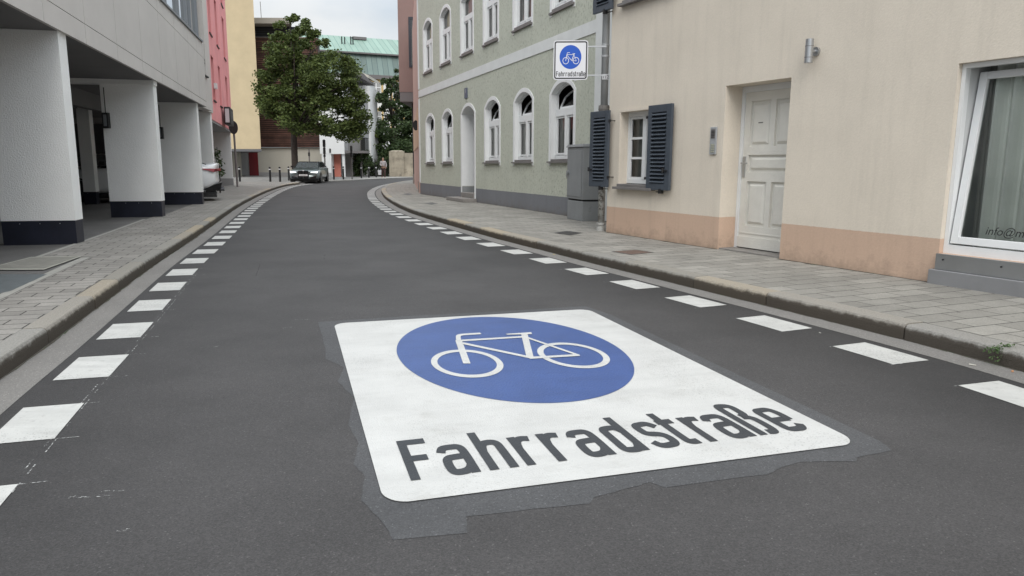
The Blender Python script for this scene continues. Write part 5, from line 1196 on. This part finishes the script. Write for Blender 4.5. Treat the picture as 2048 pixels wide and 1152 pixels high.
# bollards
bollards = [((480, 364.5), 'beside the pink house corner'), ((541, 366), 'left of the car, alone in front of the off-white wall'), ((560.5, 365), 'second one left of the parked estate car'), ((578, 361), 'directly behind the left headlight of the estate car'),
            ((668, 359.5), 'in front of the salmon entrance'), ((687, 359), 'in front of the white column'), ((723, 356.3), 'at the dark shrub'), ((738, 355.3), 'between shrub and pedestrian'), ((752.5, 354.8), 'just left of the pedestrian')]
b0 = None
for (px_, py_), lab in bollards:
    p = G(px_, py_, .045)
    if b0 is None:
        b0 = root('bollard', '', 'bollard', p, 0, 'black bollards at the end of the street'); bo = MB().tube([(0, 0, 0), (0, 0, .93), (0, 0, .95)], [.065, .06, .04], 12).build('post', M['black_post'], b0)
        MB().tube([(0, 0, .78), (0, 0, .84)], .068, 12).build('reflective_band', M['reflective'], bo); b = b0
    else: b = dup(b0)
    b.location = p; b['label'] = 'black bollard with pale band, '+lab
# posts
def post(px_, py_, top, label, kids, cat='traffic sign'):
    p = G(px_, py_, .045); Y = p.y; zt2 = AT(px_, top, Y).z; r_ = root('street_post', label, cat, p)
    MB().tube([(0, 0, 0), (0, 0, zt2-.045)], .05, 8).build('pole', M['old_iron'], r_)
    for nm, y0, y1, wd in kids:
        z0_, z1_ = AT(px_, y1, Y).z-.045, AT(px_, y0, Y).z-.045; MB().box(-wd/2, wd/2, -.09, .06, z0_, z1_).build(nm, M['iron'], r_)
    return r_
post(651, 360, 279, 'tall dark post carrying three stacked signs in front of the white house', [('sign_box', 280, 294, .17), ('sign_box', 295, 308, .15), ('sign_box', 309, 314, .13)])
post(704.5, 358.5, 291, 'grey post with an edge-on sign right of the white column', [('sign_panel', 292, 314, .13)])
post(620.5, 362, 298, 'thin post with small sign behind the roof of the estate car', [('sign_panel', 305, 312, .1)])

# ------------------------------------------------------------------ trees
def crown(poly, base, dep, n_cl, r_cl, n_leaf, size, m, trunk, label, name='tree', m2=None, dz=0):
    """poly: outline of the crown in metres (x,z) relative to base; clumps fill it"""
    P = np.array(poly); r_ = root(name, label, 'tree', base); cen = []; rad = []; xmid = P[:, 0].mean()
    def inside(x, z):
        c_ = False
        for (x1, z1), (x2, z2) in zip(poly, poly[1:]+poly[:1]):
            if (z1 > z) != (z2 > z) and x < (x2-x1)*(z-z1)/(z2-z1)+x1: c_ = not c_
        return c_
    zs2 = P[:, 1]
    while len(cen) < n_cl:
        x = random.uniform(P[:, 0].min(), P[:, 0].max()); z = random.uniform(zs2.min(), zs2.max())
        if not inside(x, z): continue
        hwid = max(.4, min(x-P[:, 0].min(), P[:, 0].max()-x, 1.2*(zs2.max()-z)+.4, 9)); y = random.uniform(-1, 1)*min(dep, hwid*1.1+.3)
        s_ = random.uniform(.55, 1.25)*r_cl*(.62 if z > zs2.max()-2.2 else .85 if z > zs2.max()-3.2 else 1); cen.append((x, y, z)); rad.append((s_*1.1, s_*1.1, s_*.75))
    tr = MB(); top = trunk['top']; tr.tube([(0, 0, -.05), (0, 0, .25), (.02, 0, top*.3), (trunk.get('lean', .3)*.5, 0, top*.6), (trunk.get('lean', .3), 0, top)], [trunk['r']*1.35, trunk['r'], trunk['r']*.9, trunk['r']*.6, trunk['r']*.2], 12)
    tr = tr.build('trunk', M['bark'], r_, True); lm_ = MB()
    for c_ in random.sample(cen, min(len(cen), trunk['limbs'])):
        z0_ = random.uniform(trunk['fork'], max(trunk['fork']+.2, min(top*.9, c_[2]*.8))); t = z0_/top; s0 = Vector((trunk.get('lean', .3)*t, 0, z0_)); e = Vector(c_); mdl = (s0+e)/2+Vector((0, 0, .25))
        lm_.tube([s0, mdl, e], [trunk['r']*.38, trunk['r']*.2, .02], 6)
    lm_.build('limbs', M['bark'], tr, True)
    leaves('crown', cen, rad, n_leaf, size, m, r_)
    if m2:
        k = max(1, len(cen)//5); leaves('crown_extra', cen[:k], rad[:k], n_leaf//6, size, m2, r_)  # some clumps get a second helping of leaves
    return r_
Y1 = 53.5; tb1 = G(591, 360.0, .045); Y1 = tb1.y
out1 = [(590, 14), (605, 40), (618, 45), (628, 62), (640, 75), (652, 60), (655, 90), (668, 108), (685, 90), (700, 110), (712, 130), (716, 160), (722, 190), (728, 215), (736, 240), (722, 250), (735, 262), (708, 275), (690, 268), (676, 285), (655, 262), (640, 268), (620, 255), (600, 270), (585, 262), (570, 258), (558, 238), (540, 226), (528, 212), (518, 185), (514, 160), (522, 142), (545, 150), (548, 128), (545, 100), (560, 78), (552, 60), (562, 38), (570, 62), (580, 60), (584, 40), (582, 25)]
o1 = [((AT(x, y, Y1).x-tb1.x), AT(x, y, Y1).z-.045) for x, y in out1]
crown(o1, tb1, 3.0, 290, .46, 42000, .10, M['leaf'], dict(r=.24, top=9.6, lean=.5, limbs=38, fork=3.0), 'large leafy maple with a dark trunk standing behind the silver estate car', 'maple_tree', M['leaf'])
tb2 = AT(790, 350, 73); tb2.z = 0
out2 = [(786, 133), (800, 140), (815, 150), (838, 150), (838, 340), (730, 345), (728, 300), (724, 270), (728, 240), (742, 238), (752, 255), (762, 235), (760, 215), (756, 196), (766, 180), (762, 160), (775, 150)]
o2 = [((AT(x+(9 if y < 260 and x < 800 else 0), y+(8 if y < 160 else 0), 73).x-tb2.x), max(.3, AT(x, y+(8 if y < 160 else 0), 73).z)) for x, y in out2]
crown(o2, tb2, 3.0, 240, .55, 28000, .14, M['leaf2'], dict(r=.22, top=9.5, lean=-.3, limbs=34, fork=1.5), 'dense dark broadleaf tree behind the garden wall at the far right', 'garden_tree')
tb3 = AT(738, 350, 71); tb3.z = 0
o3 = [((AT(x, y, 71).x-tb3.x), AT(x, y, 71).z) for x, y in [(728, 212), (745, 215), (752, 250), (748, 300), (730, 300), (724, 260)]]
crown(o3, tb3, 1.0, 26, .5, 2600, .13, M['leaf_yellow'], dict(r=.08, top=6, lean=0, limbs=8, fork=1.5), 'small yellowish green tree at the left edge of the dark garden tree', 'young_tree')
def shrub(px0, px1, ytop, Y, n, label, m=M['leaf2'], zb=.0, name='shrub'):
    a_ = AT(px0, 345, Y); b_ = AT(px1, 345, Y); zt3 = AT(px0, ytop, Y).z; r_ = root(name, label, 'shrub', ((a_.x+b_.x)/2, Y, zb)); hw_ = (b_.x-a_.x)/2; cen = []; rad = []
    for _ in range(22):
        cen.append((random.uniform(-hw_, hw_)*.85, random.uniform(-.5, .5), random.uniform(.1, .95)*(zt3-zb))); rad.append((hw_*.3, .4, (zt3-zb)*.2))
    stx = MB()
    for k in range(6): stx.tube([(random.uniform(-.1, .1), 0, 0), (random.uniform(-hw_, hw_)*.7, 0, (zt3-zb)*.8)], [.03, .008], 5)
    stx.build('stems', M['bark'], r_); leaves('foliage', cen, rad, n, .10, m, r_)
shrub(705, 742, 305, 65.2, 3200, 'dark loose shrub below the balcony by the mesh fence')
shrub(742, 782, 318, 68.2, 3600, 'dense dark hedge behind the mesh fence')
shrub(782, 834, 285, 68.6, 4200, 'dark ivy bush hanging over the garden wall', zb=1.0, name='ivy_bush')

# ------------------------------------------------------------------ cars
def build_car(name, label, loc, fdir, paint, kind, lit=False, roofm=None, group=None, rimc='rim'):
    """x forward. stations: x, half width, sill z, shoulder z"""
    r_ = root(name, label, 'car', loc, math.atan2(fdir[1], fdir[0]), group)
    if kind == 'estate': S = [(2.40, .62, .42, .70), (2.34, .80, .24, .80), (2.2, .90, .20, .86), (1.9, .94, .20, .93), (1.2, .95, .22, 1.0), (.9, .95, .22, 1.02), (-1.5, .95, .22, 1.05), (-2.1, .92, .24, 1.06), (-2.35, .86, .30, 1.05), (-2.43, .78, .42, .98)]
    else: S = [(2.35, .60, .40, .62), (2.28, .78, .26, .74), (2.1, .87, .22, .80), (1.8, .90, .22, .87), (1.1, .91, .24, .95), (.7, .91, .24, .97), (-1.3, .91, .24, 1.02), (-1.9, .90, .30, 1.06), (-2.25, .84, .44, 1.10), (-2.36, .76, .55, 1.08)]
    sec = lambda w_, z0, z1, hood: [(0, z0), (w_*.80, z0), (w_*.96, z0+.07), (w_, z0+(z1-z0)*.35), (w_*.985, z0+(z1-z0)*.7), (w_*.93, z1-.03), (w_*.80, z1+.01), (w_*.4, z1+hood), (0, z1+hood*1.2)]
    mb = MB(); rows_ = []
    for i, (x, w_, z0, z1) in enumerate(S):
        c_ = sec(w_, z0, z1, .035); ring_ = c_+[(-a, b) for a, b in reversed(c_[1:-1])]; rows_.append(len(mb.v)); mb.v += [(x-(abs(a)/w_)**3*(.14 if i < 3 else 0)+(abs(a)/w_)**3*(.12 if i > len(S)-3 else 0), a, b) for a, b in ring_]
    n_ = 16
    for a, b in zip(rows_, rows_[1:]):
        for j in range(n_): mb.f.append((a+j, a+(j+1) % n_, b+(j+1) % n_, b+j))
    mb.f.append(tuple(rows_[0]+j for j in reversed(range(n_)))); mb.f.append(tuple(rows_[-1]+j for j in range(n_)))
    body = mb.build('body', paint, r_, True); bv = body.modifiers.new('sub', 'SUBSURF'); bv.levels = 1; bv.render_levels = 2
    zr = 1.43
    if kind == 'estate': T = [(1.05, .78, .80, 1.0, 1.02), (.35, .80, .66, 1.0, zr-.06), (0, .80, .64, 1.0, zr), (-1.4, .80, .62, 1.03, zr), (-2.05, .78, .60, 1.04, zr-.08), (-2.36, .74, .66, 1.04, 1.08)]
    else: T = [(.95, .76, .78, .96, .98), (.2, .78, .62, .96, zr-.08), (-.2, .78, .60, .97, zr-.02), (-1.0, .78, .60, 1.0, zr-.05), (-1.4, .76, .62, 1.02, zr-.16), (-1.95, .70, .72, 1.06, 1.09)]
    gl = MB(); rw = []
    for x, wb_, wt_, zb_, zt_ in T:
        rw.append(len(gl.v)); gl.v += [(x, -wb_, zb_-.03), (x, -wt_, zt_), (x, wt_, zt_), (x, wb_, zb_-.03)]
    for a, b in zip(rw, rw[1:]):
        for j in range(3): gl.f.append((a+j, a+j+1, b+j+1, b+j))
    gh_ = gl.build('glasshouse', M['car_glass'], r_)
    a, b = T[0], T[1]; MB().hexa([(a[0]+.004, -a[1]+.05, a[3]), (a[0]+.004, a[1]-.05, a[3]), (a[0], a[1]-.05, a[3]), (a[0], -a[1]+.05, a[3]), (b[0]+.006, -b[2]+.03, b[4]-.02), (b[0]+.006, b[2]-.03, b[4]-.02), (b[0]+.002, b[2]-.03, b[4]-.02), (b[0]+.002, -b[2]+.03, b[4]-.02)]).xf(lambda x, y, z: (x+.03, y, z+.03)).build('windscreen', M['windscreen'], r_)
    rf = MB()
    for (x, wb_, wt_, zb_, zt_), (x2, wb2, wt2, zb2_, zt2_) in zip(T[1:-1], T[2:-1]): rf.poly([(x, -wt_, zt_+.012), (x, wt_, zt_+.012), (x2, wt2, zt2_+.012), (x2, -wt2, zt2_+.012)])
    for s_ in (-1, 1):     # pillars
        for (p, q) in ((0, 1),):
            a, b = T[p], T[q]; rf.hexa([(a[0], s_*a[1], a[3]), (a[0]-.09, s_*(a[1]+.004), a[3]), (a[0]-.09, s_*(a[1]+.01), a[3]), (a[0], s_*(a[1]+.01), a[3]), (b[0], s_*b[2], b[4]), (b[0]-.07, s_*b[2], b[4]+.012), (b[0]-.07, s_*(b[2]+.02), b[4]+.005), (b[0], s_*(b[2]+.02), b[4])])
        for a, b in zip(T[1:-1], T[2:-1]): rf.hexa([(a[0], s_*(a[2]-.01), a[4]-.05), (b[0], s_*(b[2]-.01), b[4]-.05), (b[0], s_*(b[2]+.025), b[4]-.05), (a[0], s_*(a[2]+.025), a[4]-.05), (a[0], s_*(a[2]-.01), a[4]+.012), (b[0], s_*(b[2]-.01), b[4]+.012), (b[0], s_*(b[2]+.005), b[4]+.012), (a[0], s_*(a[2]+.005), a[4]+.012)])
        a, b = T[-2], T[-1]; rf.hexa([(a[0]+.12, s_*a[2], a[4]), (a[0], s_*a[2], a[4]), (a[0], s_*(a[2]+.02), a[4]), (a[0]+.12, s_*(a[2]+.02), a[4]), (b[0]+.35, s_*b[1], b[3]), (b[0], s_*b[1], b[3]), (b[0], s_*(b[1]+.02), b[3]), (b[0]+.35, s_*(b[1]+.02), b[3])])
    rf.build('roof', roofm or paint, r_)
    for x in (1.45, -1.42):
        for s_ in (-1, 1):
            wl_ = MB().tube([(x, s_*.72, .335), (x, s_*.955, .335)], .335, 22).build('wheel', M['rubber'], r_)
            MB().tube([(x, s_*.90, .335), (x, s_*.963, .335)], .235, 18).build('rim', M[rimc], wl_)
            ar = MB(); 
            for k in range(12): a0, a1 = math.pi*k/12, math.pi*(k+1)/12; ar.poly([(x+.345*math.cos(a0), s_*.957, .335+.345*math.sin(a0)), (x+.39*math.cos(a0), s_*.957, .335+.39*math.sin(a0)), (x+.39*math.cos(a1), s_*.957, .335+.39*math.sin(a1)), (x+.345*math.cos(a1), s_*.957, .335+.345*math.sin(a1))])
            ar.build('wheel_arch', M['grille_dark'], r_)
    for s_ in (-1, 1):
        m_ = MB().hexa([(.62, s_*.90, 1.02), (.80, s_*.90, 1.02), (.80, s_*1.08, 1.03), (.66, s_*1.08, 1.03), (.62, s_*.90, 1.13), (.80, s_*.90, 1.13), (.78, s_*1.07, 1.15), (.66, s_*1.07, 1.15)]).build('wing_mirror', M['grille_dark'], r_)
    MB().box(-2.2, 2.2, -.86, .86, .12, .26).build('underbody', M['grille_dark'], r_)
    # front
    for s_ in (-1, 1):
        hl = MB().hexa([(2.40, s_*.44, .695), (2.22, s_*.82, .665), (2.05, s_*.82, .68), (2.2, s_*.44, .69), (2.40, s_*.46, .735), (2.17, s_*.86, .765), (2.02, s_*.86, .79), (2.2, s_*.46, .76)]).build('headlight', M['headlight'] if lit else M['car_glass'], r_)
    if kind == 'estate':
        for s_ in (-1, 1):
            kg = MB().prism([(a*1.0+s_*.175, b) for a, b in rrect(.155, .26, .07)], 0, .07).xf(lambda x, y, z: (2.385+z, x, .57+y)).build('grille', M['grille_dark'], r_)
            MB().hexa([(2.40, s_*.42, .30), (2.26, s_*.76, .32), (2.0, s_*.76, .33), (2.2, s_*.42, .30), (2.40, s_*.40, .40), (2.26, s_*.74, .47), (2.0, s_*.74, .50), (2.2, s_*.40, .42)]).build('air_intake', M['grille_dark'], r_)
            MB().box(1.3, 1.75, s_*.28-.11, s_*.28+.11, .985, 1.005).build('bonnet_vent', M['car_glass'], r_)
        pl2 = MB().box(2.445, 2.46, -.26, .26, .47, .58).build('number_plate', M['reflective'], r_); q = MB()
        for k in range(7): q.box(2.461, 2.463, -.2+k*.06, -.165+k*.06, .49, .56)
        q.build('plate_characters', M['sill'], pl2); MB().box(2.2, 2.42, -.7, .7, .20, .235).build('splitter', M['grille_dark'], r_)
        MB().tube([(2.38, 0, .83), (2.40, 0, .835)], .04, 12).build('badge', M['steel'], r_)
    # rear
    for s_ in (-1, 1):
        MB().hexa([(-2.28, s_*.46, .89), (-2.35, s_*.50, .89), (-2.14, s_*.885, .86), (-1.80, s_*.905, .945), (-2.28, s_*.46, .955), (-2.35, s_*.50, .955), (-2.20, s_*.87, .955), (-1.74, s_*.90, .962)]).build('tail_lamp', M['lens_red'], r_)
        MB().tube([(-2.2, s_*.6, .34), (-2.42, s_*.6, .34)], .05, 12).build('exhaust', M['rim'], r_)
    MB().hexa([(-1.9, -.78, .22), (-2.3, -.70, .34), (-2.3, .70, .34), (-1.9, .78, .22), (-1.9, -.8, .40), (-2.37, -.74, .55), (-2.37, .74, .55), (-1.9, .8, .40)]).build('diffuser', M['grille_dark'], r_)
    return r_
cf = (.10, -.995); fc = G(607, 366.0, .045)
ec = build_car('estate_car', 'silver green estate car with lit headlights, tall twin grille and black roof below the maple', (fc.x-cf[0]*2.38, fc.y-cf[1]*2.38, .045), cf, M['car_grey'], 'estate', True, M['grille_dark'])
ec.scale = (.96, .96, .89)
hd = (-.925, -.38)
pr_ = AT(443, 360, 22.6); c_ = Vector((pr_.x, pr_.y, 0))+Vector((hd[0], hd[1], 0))*2.36
build_car('white_saloon_car', 'white saloon car parked nose-in, only its tail showing past the third pillar', (c_.x, c_.y, .12), hd, M['car_white'], 'saloon')
build_car('pale_garage_car', 'pale grey car in the dark back of the garage behind the second pillar', (-14.7, 26.4, .12), (.2325, -.9726), M['car_dull'], 'saloon')

# ------------------------------------------------------------------ pedestrian
def skin(name, pts, edges, rad, m, parent, sub=2):
    me = bpy.data.meshes.new(name); me.from_pydata(pts, edges, []); me.materials.append(m); o = bpy.data.objects.new(name, me); col.objects.link(o); o.parent = parent
    o.modifiers.new('skin', 'SKIN'); 
    if not me.skin_vertices: me.skin_vertices.new()
    for i, r_ in enumerate(rad): me.skin_vertices[0].data[i].radius = (r_, r_) if not isinstance(r_, tuple) else r_
    me.skin_vertices[0].data[0].use_root = True
    s_ = o.modifiers.new('s', 'SUBSURF'); s_.levels = sub; s_.render_levels = sub
    for p in me.polygons: p.use_smooth = True
    return o
fp = G(767, 357.3, .055); pe_ = root('person', 'person in pale jacket and brown trousers walking by the garden wall', 'person', (fp.x, fp.y, .055), R(8)); k = 1.62/1.72
def K(L2): return [(x*k, y*k, z*k) for x, y, z in L2]
skm = mat('skin', (.45, .27, .19), .6)
body_pts = K([(0, 0, .95), (0, 0, 1.15), (0, 0, 1.38), (0, 0, 1.46), (0, -.01, 1.54), (0, -.01, 1.63), (0, -.01, 1.70),
     (.17, 0, 1.38), (.24, -.02, 1.12), (.22, -.10, .90), (.21, -.13, .80), (-.17, 0, 1.38), (-.22, -.06, 1.13), (-.06, -.17, 1.05), (.0, -.18, 1.07),
     (.09, 0, .88), (.11, -.05, .48), (.12, .02, .10), (.12, -.12, .04), (-.09, 0, .88), (-.10, .04, .48), (-.11, .14, .12), (-.11, .03, .04)])
body_e = [(0, 1), (1, 2), (2, 3), (3, 4), (4, 5), (5, 6), (2, 7), (7, 8), (8, 9), (9, 10), (2, 11), (11, 12), (12, 13), (13, 14), (0, 15), (15, 16), (16, 17), (17, 18), (0, 19), (19, 20), (20, 21), (21, 22)]
body_r = [.13, .12, .12, .05, .07, .09, .06, .055, .042, .032, .03, .055, .042, .032, .03, .085, .055, .04, .035, .085, .055, .04, .035]
skin('body', body_pts, body_e, body_r, skm, pe_)
skin('jacket', K([(0, 0, .92), (0, 0, 1.15), (0, 0, 1.36), (0, 0, 1.43), (.18, 0, 1.38), (.245, -.02, 1.12), (.225, -.10, .92), (-.18, 0, 1.38), (-.23, -.06, 1.13), (-.08, -.17, 1.05)]), [(0, 1), (1, 2), (2, 3), (2, 4), (4, 5), (5, 6), (2, 7), (7, 8), (8, 9)], [.16, .15, .15, .07, .075, .06, .05, .075, .06, .05], mat('pale jacket', (.42, .38, .38), .9), pe_)
skin('trousers', K([(0, 0, .95), (.09, 0, .86), (.11, -.05, .48), (.12, .02, .12), (-.09, 0, .86), (-.10, .04, .48), (-.11, .14, .15)]), [(0, 1), (1, 2), (2, 3), (0, 4), (4, 5), (5, 6)], [.14, .10, .075, .065, .10, .075, .065], mat('brown trousers', (.09, .05, .045), .9), pe_)
skin('hair', K([(0, .03, 1.60), (0, .02, 1.68), (0, -.01, 1.73)]), [(0, 1), (1, 2)], [.085, .095, .06], mat('dark hair', (.03, .02, .015), .8), pe_)
for s_ in (.12, -.11): MB().box(s_-.045, s_+.045, -.17 if s_ > 0 else -.02, .07 if s_ > 0 else .2, 0, .08).build('shoe', M['reflective'], pe_, bevel=.02)
for s_ in (-.03, .03): MB().tube([((s_)*k, -.09*k, 1.64*k), ((s_)*k, -.10*k, 1.64*k)], .012, 8).build('eye', M['iron'], pe_)
MB().tube([(0, -.09*k, 1.61*k), (0, -.115*k, 1.585*k)], [.01, .016], 6).build('nose', skm, pe_)
bgp = root('shopping_bag', 'white shopping bag held at the side of the pedestrian', 'bag', (fp.x-.27, fp.y-.08, .055))
MB().hexa([(-.12, -.05, .28), (.12, -.05, .28), (.12, .05, .28), (-.12, .05, .28), (-.14, -.07, .66), (.14, -.07, .66), (.14, .07, .66), (-.14, .07, .66)]).build('sack', M['car_white'], bgp, bevel=.02)
MB().tube([(-.08, 0, .66), (-.05, 0, .82), (.05, 0, .82), (.08, 0, .66)], .008, 6).build('handle', M['car_dull'], bgp)

# ------------------------------------------------------------------ covers, grates, small things on the pavement
def cover(name, label, corners, z, m, mf, bars=False, slots=0):
    P = [G(x, y, z) for x, y in corners]; c_ = sum((p for p in P), Vector())/4; r_ = root(name, label, 'drain grate' if bars else 'manhole cover', (c_.x, c_.y, z))
    Q = [p-c_ for p in P]
    f = MB()
    for i in range(4):
        a, b = Q[i], Q[(i+1) % 4]; f.poly([(a.x, a.y, .004), (b.x, b.y, .004), (b.x*.9, b.y*.9, .004), (a.x*.9, a.y*.9, .004)])
    f.build('rim', mf, r_)
    g = MB(); g.poly([(q.x*.89, q.y*.89, .0025) for q in Q]); g.build('plate' if not bars else 'sump', M['joint'] if bars else m, r_)
    if bars:
        b_ = MB(); n = 11
        for k in range(n):
            t0, t1 = (k+.2)/n, (k+.75)/n
            a = Q[0].lerp(Q[1], t0)*.88; b = Q[0].lerp(Q[1], t1)*.88; c2 = Q[3].lerp(Q[2], t1)*.88; d2 = Q[3].lerp(Q[2], t0)*.88; b_.poly([(p.x, p.y, .006) for p in (a, b, c2, d2)])
        b_.build('bars', m, r_)
    return r_
cover('drain_grate', 'slotted iron drain grate in the right pavement near the utility cabinet', [(1106, 466), (1141, 471), (1166, 466), (1133, 462)], .121, M['cover'], M['cover'], True)
cover('rusty_cover', 'rusty brown square cover in the right pavement below the shuttered window', [(1222, 503), (1262, 510), (1308, 505), (1272, 499.5)], .121, M['cover_rust'], M['cover'])
cover('far_cover', 'small worn cover in the right pavement before the green house steps', [(848, 407), (862, 409.5), (876, 407), (862, 405)], .121, M['cover'], M['cover'])
cover('far_cover', 'patched cover in the far right pavement close to the street corner', [(805, 388), (815, 390.5), (826, 388.5), (816, 386.5)], .121, M['cover'], M['cover'])
cv = root('concrete_cover', 'large rectangular concrete filled cover in the left pavement beside the first pillar', 'manhole cover', (-5.5, 8.0, .124))
Q = [G(-40, 541, .12), G(88, 540.5, .12), G(167, 512.5, .12), G(62, 515, .12)]; c0 = Vector((-5.5, 8.0, .12))
f = MB(); c2 = sum(Q, Vector())/4
for i in range(4):
    a, b = Q[i]-c0, Q[(i+1) % 4]-c0; e = c2-c0; f.poly([(a.x, a.y, .003), (b.x, b.y, .003), (e.x+(b.x-e.x)*.9, e.y+(b.y-e.y)*.9, .003), (e.x+(a.x-e.x)*.9, e.y+(a.y-e.y)*.9, .003)])
f.build('rim', mat('pale steel rim', (.36, .35, .30), .7, .2, 40, .15, 8), cv)
f = MB(); f.poly([((c2-c0).x+(q-c2).x*.89, (c2-c0).y+(q-c2).y*.89, .002) for q in Q]); f.build('slab', M['cover_conc'], cv)
f = MB()
E1, E2 = Q[0]-c0, Q[1]-c0
for k in range(9):
    t = .08+k*.105; a = (Q[0].lerp(Q[3], t)-c0); b = (Q[1].lerp(Q[2], t)-c0); e = c2-c0; a = e+(a-e)*.86; b = e+(b-e)*.86; f.poly([(a.x, a.y, .004), (b.x, b.y, .004), (b.x-.005, b.y+.012, .004), (a.x-.005, a.y+.012, .004)])
f.build('rib', M['sill'], cv)
tp = MB(); P = [G(-60, 600, .12), G(20, 583, .12), G(95, 549, .12), G(-40, 549, .12)]; tp.poly([(p.x, p.y, .1235) for p in P]); o = tp.build('tread_plate', M['tread']); tag(o, 'bluish steel tread plate in the left pavement nearest the camera', 'floor plate')
# weed growing at the kerb joint
wp = G(1995, 700, .10); wd_ = root('weed', 'small green weed growing from the right kerb joint near the lower right dash', 'plant', (wp.x, wp.y, .10))
sm = MB()
for kk in range(9):
    a = random.uniform(0, 6.28); l_ = random.uniform(.05, .13); sm.tube([(0, 0, 0), (l_*math.cos(a)*.5, l_*math.sin(a)*.3, .02), (l_*math.cos(a), l_*math.sin(a)*.6-.02, random.uniform(-.03, .05))], [.002, .0015, .0008], 4)
sm.build('stems', M['weed'], wd_); leaves('foliage', [(0, 0, .0), (.05, 0, .02), (-.06, 0, .0), (-.02, -.03, -.04), (.08, 0, .03)], [(.05, .03, .025)]*5, 150, .009, M['weed'], wd_)
# leaf litter and bits in the gutter
items = [((1945, 730), 'pale cigarette end in the right gutter', (.5, .48, .42), .02), ((2025, 743), 'small orange brown leaf in the right gutter', (.4, .2, .1), .018), ((1108, 509), 'small yellowish leaf in the right gutter beside the fifth kerb stone', (.5, .42, .2), .02), ((1640, 666), 'tiny pale pebble beside the right gutter', (.45, .44, .4), .008)]
for (x, y), lab, c_, s_ in items:
    p = G(x, y, .006); o = MB().hexa([(-s_, -s_*.4, 0), (s_, -s_*.3, 0), (s_*.9, s_*.4, .001), (-s_*.8, s_*.3, 0), (-s_*.9, -s_*.3, .003), (s_, -s_*.2, .006), (s_*.8, s_*.35, .004), (-s_*.8, s_*.3, .005)]).build('litter', mat('litter', c_, .8)); o.location = p; o.rotation_euler = (0, 0, random.uniform(0, 3)); tag(o, lab, 'litter')
sc.render.resolution_x = 1024; sc.render.resolution_y = 576
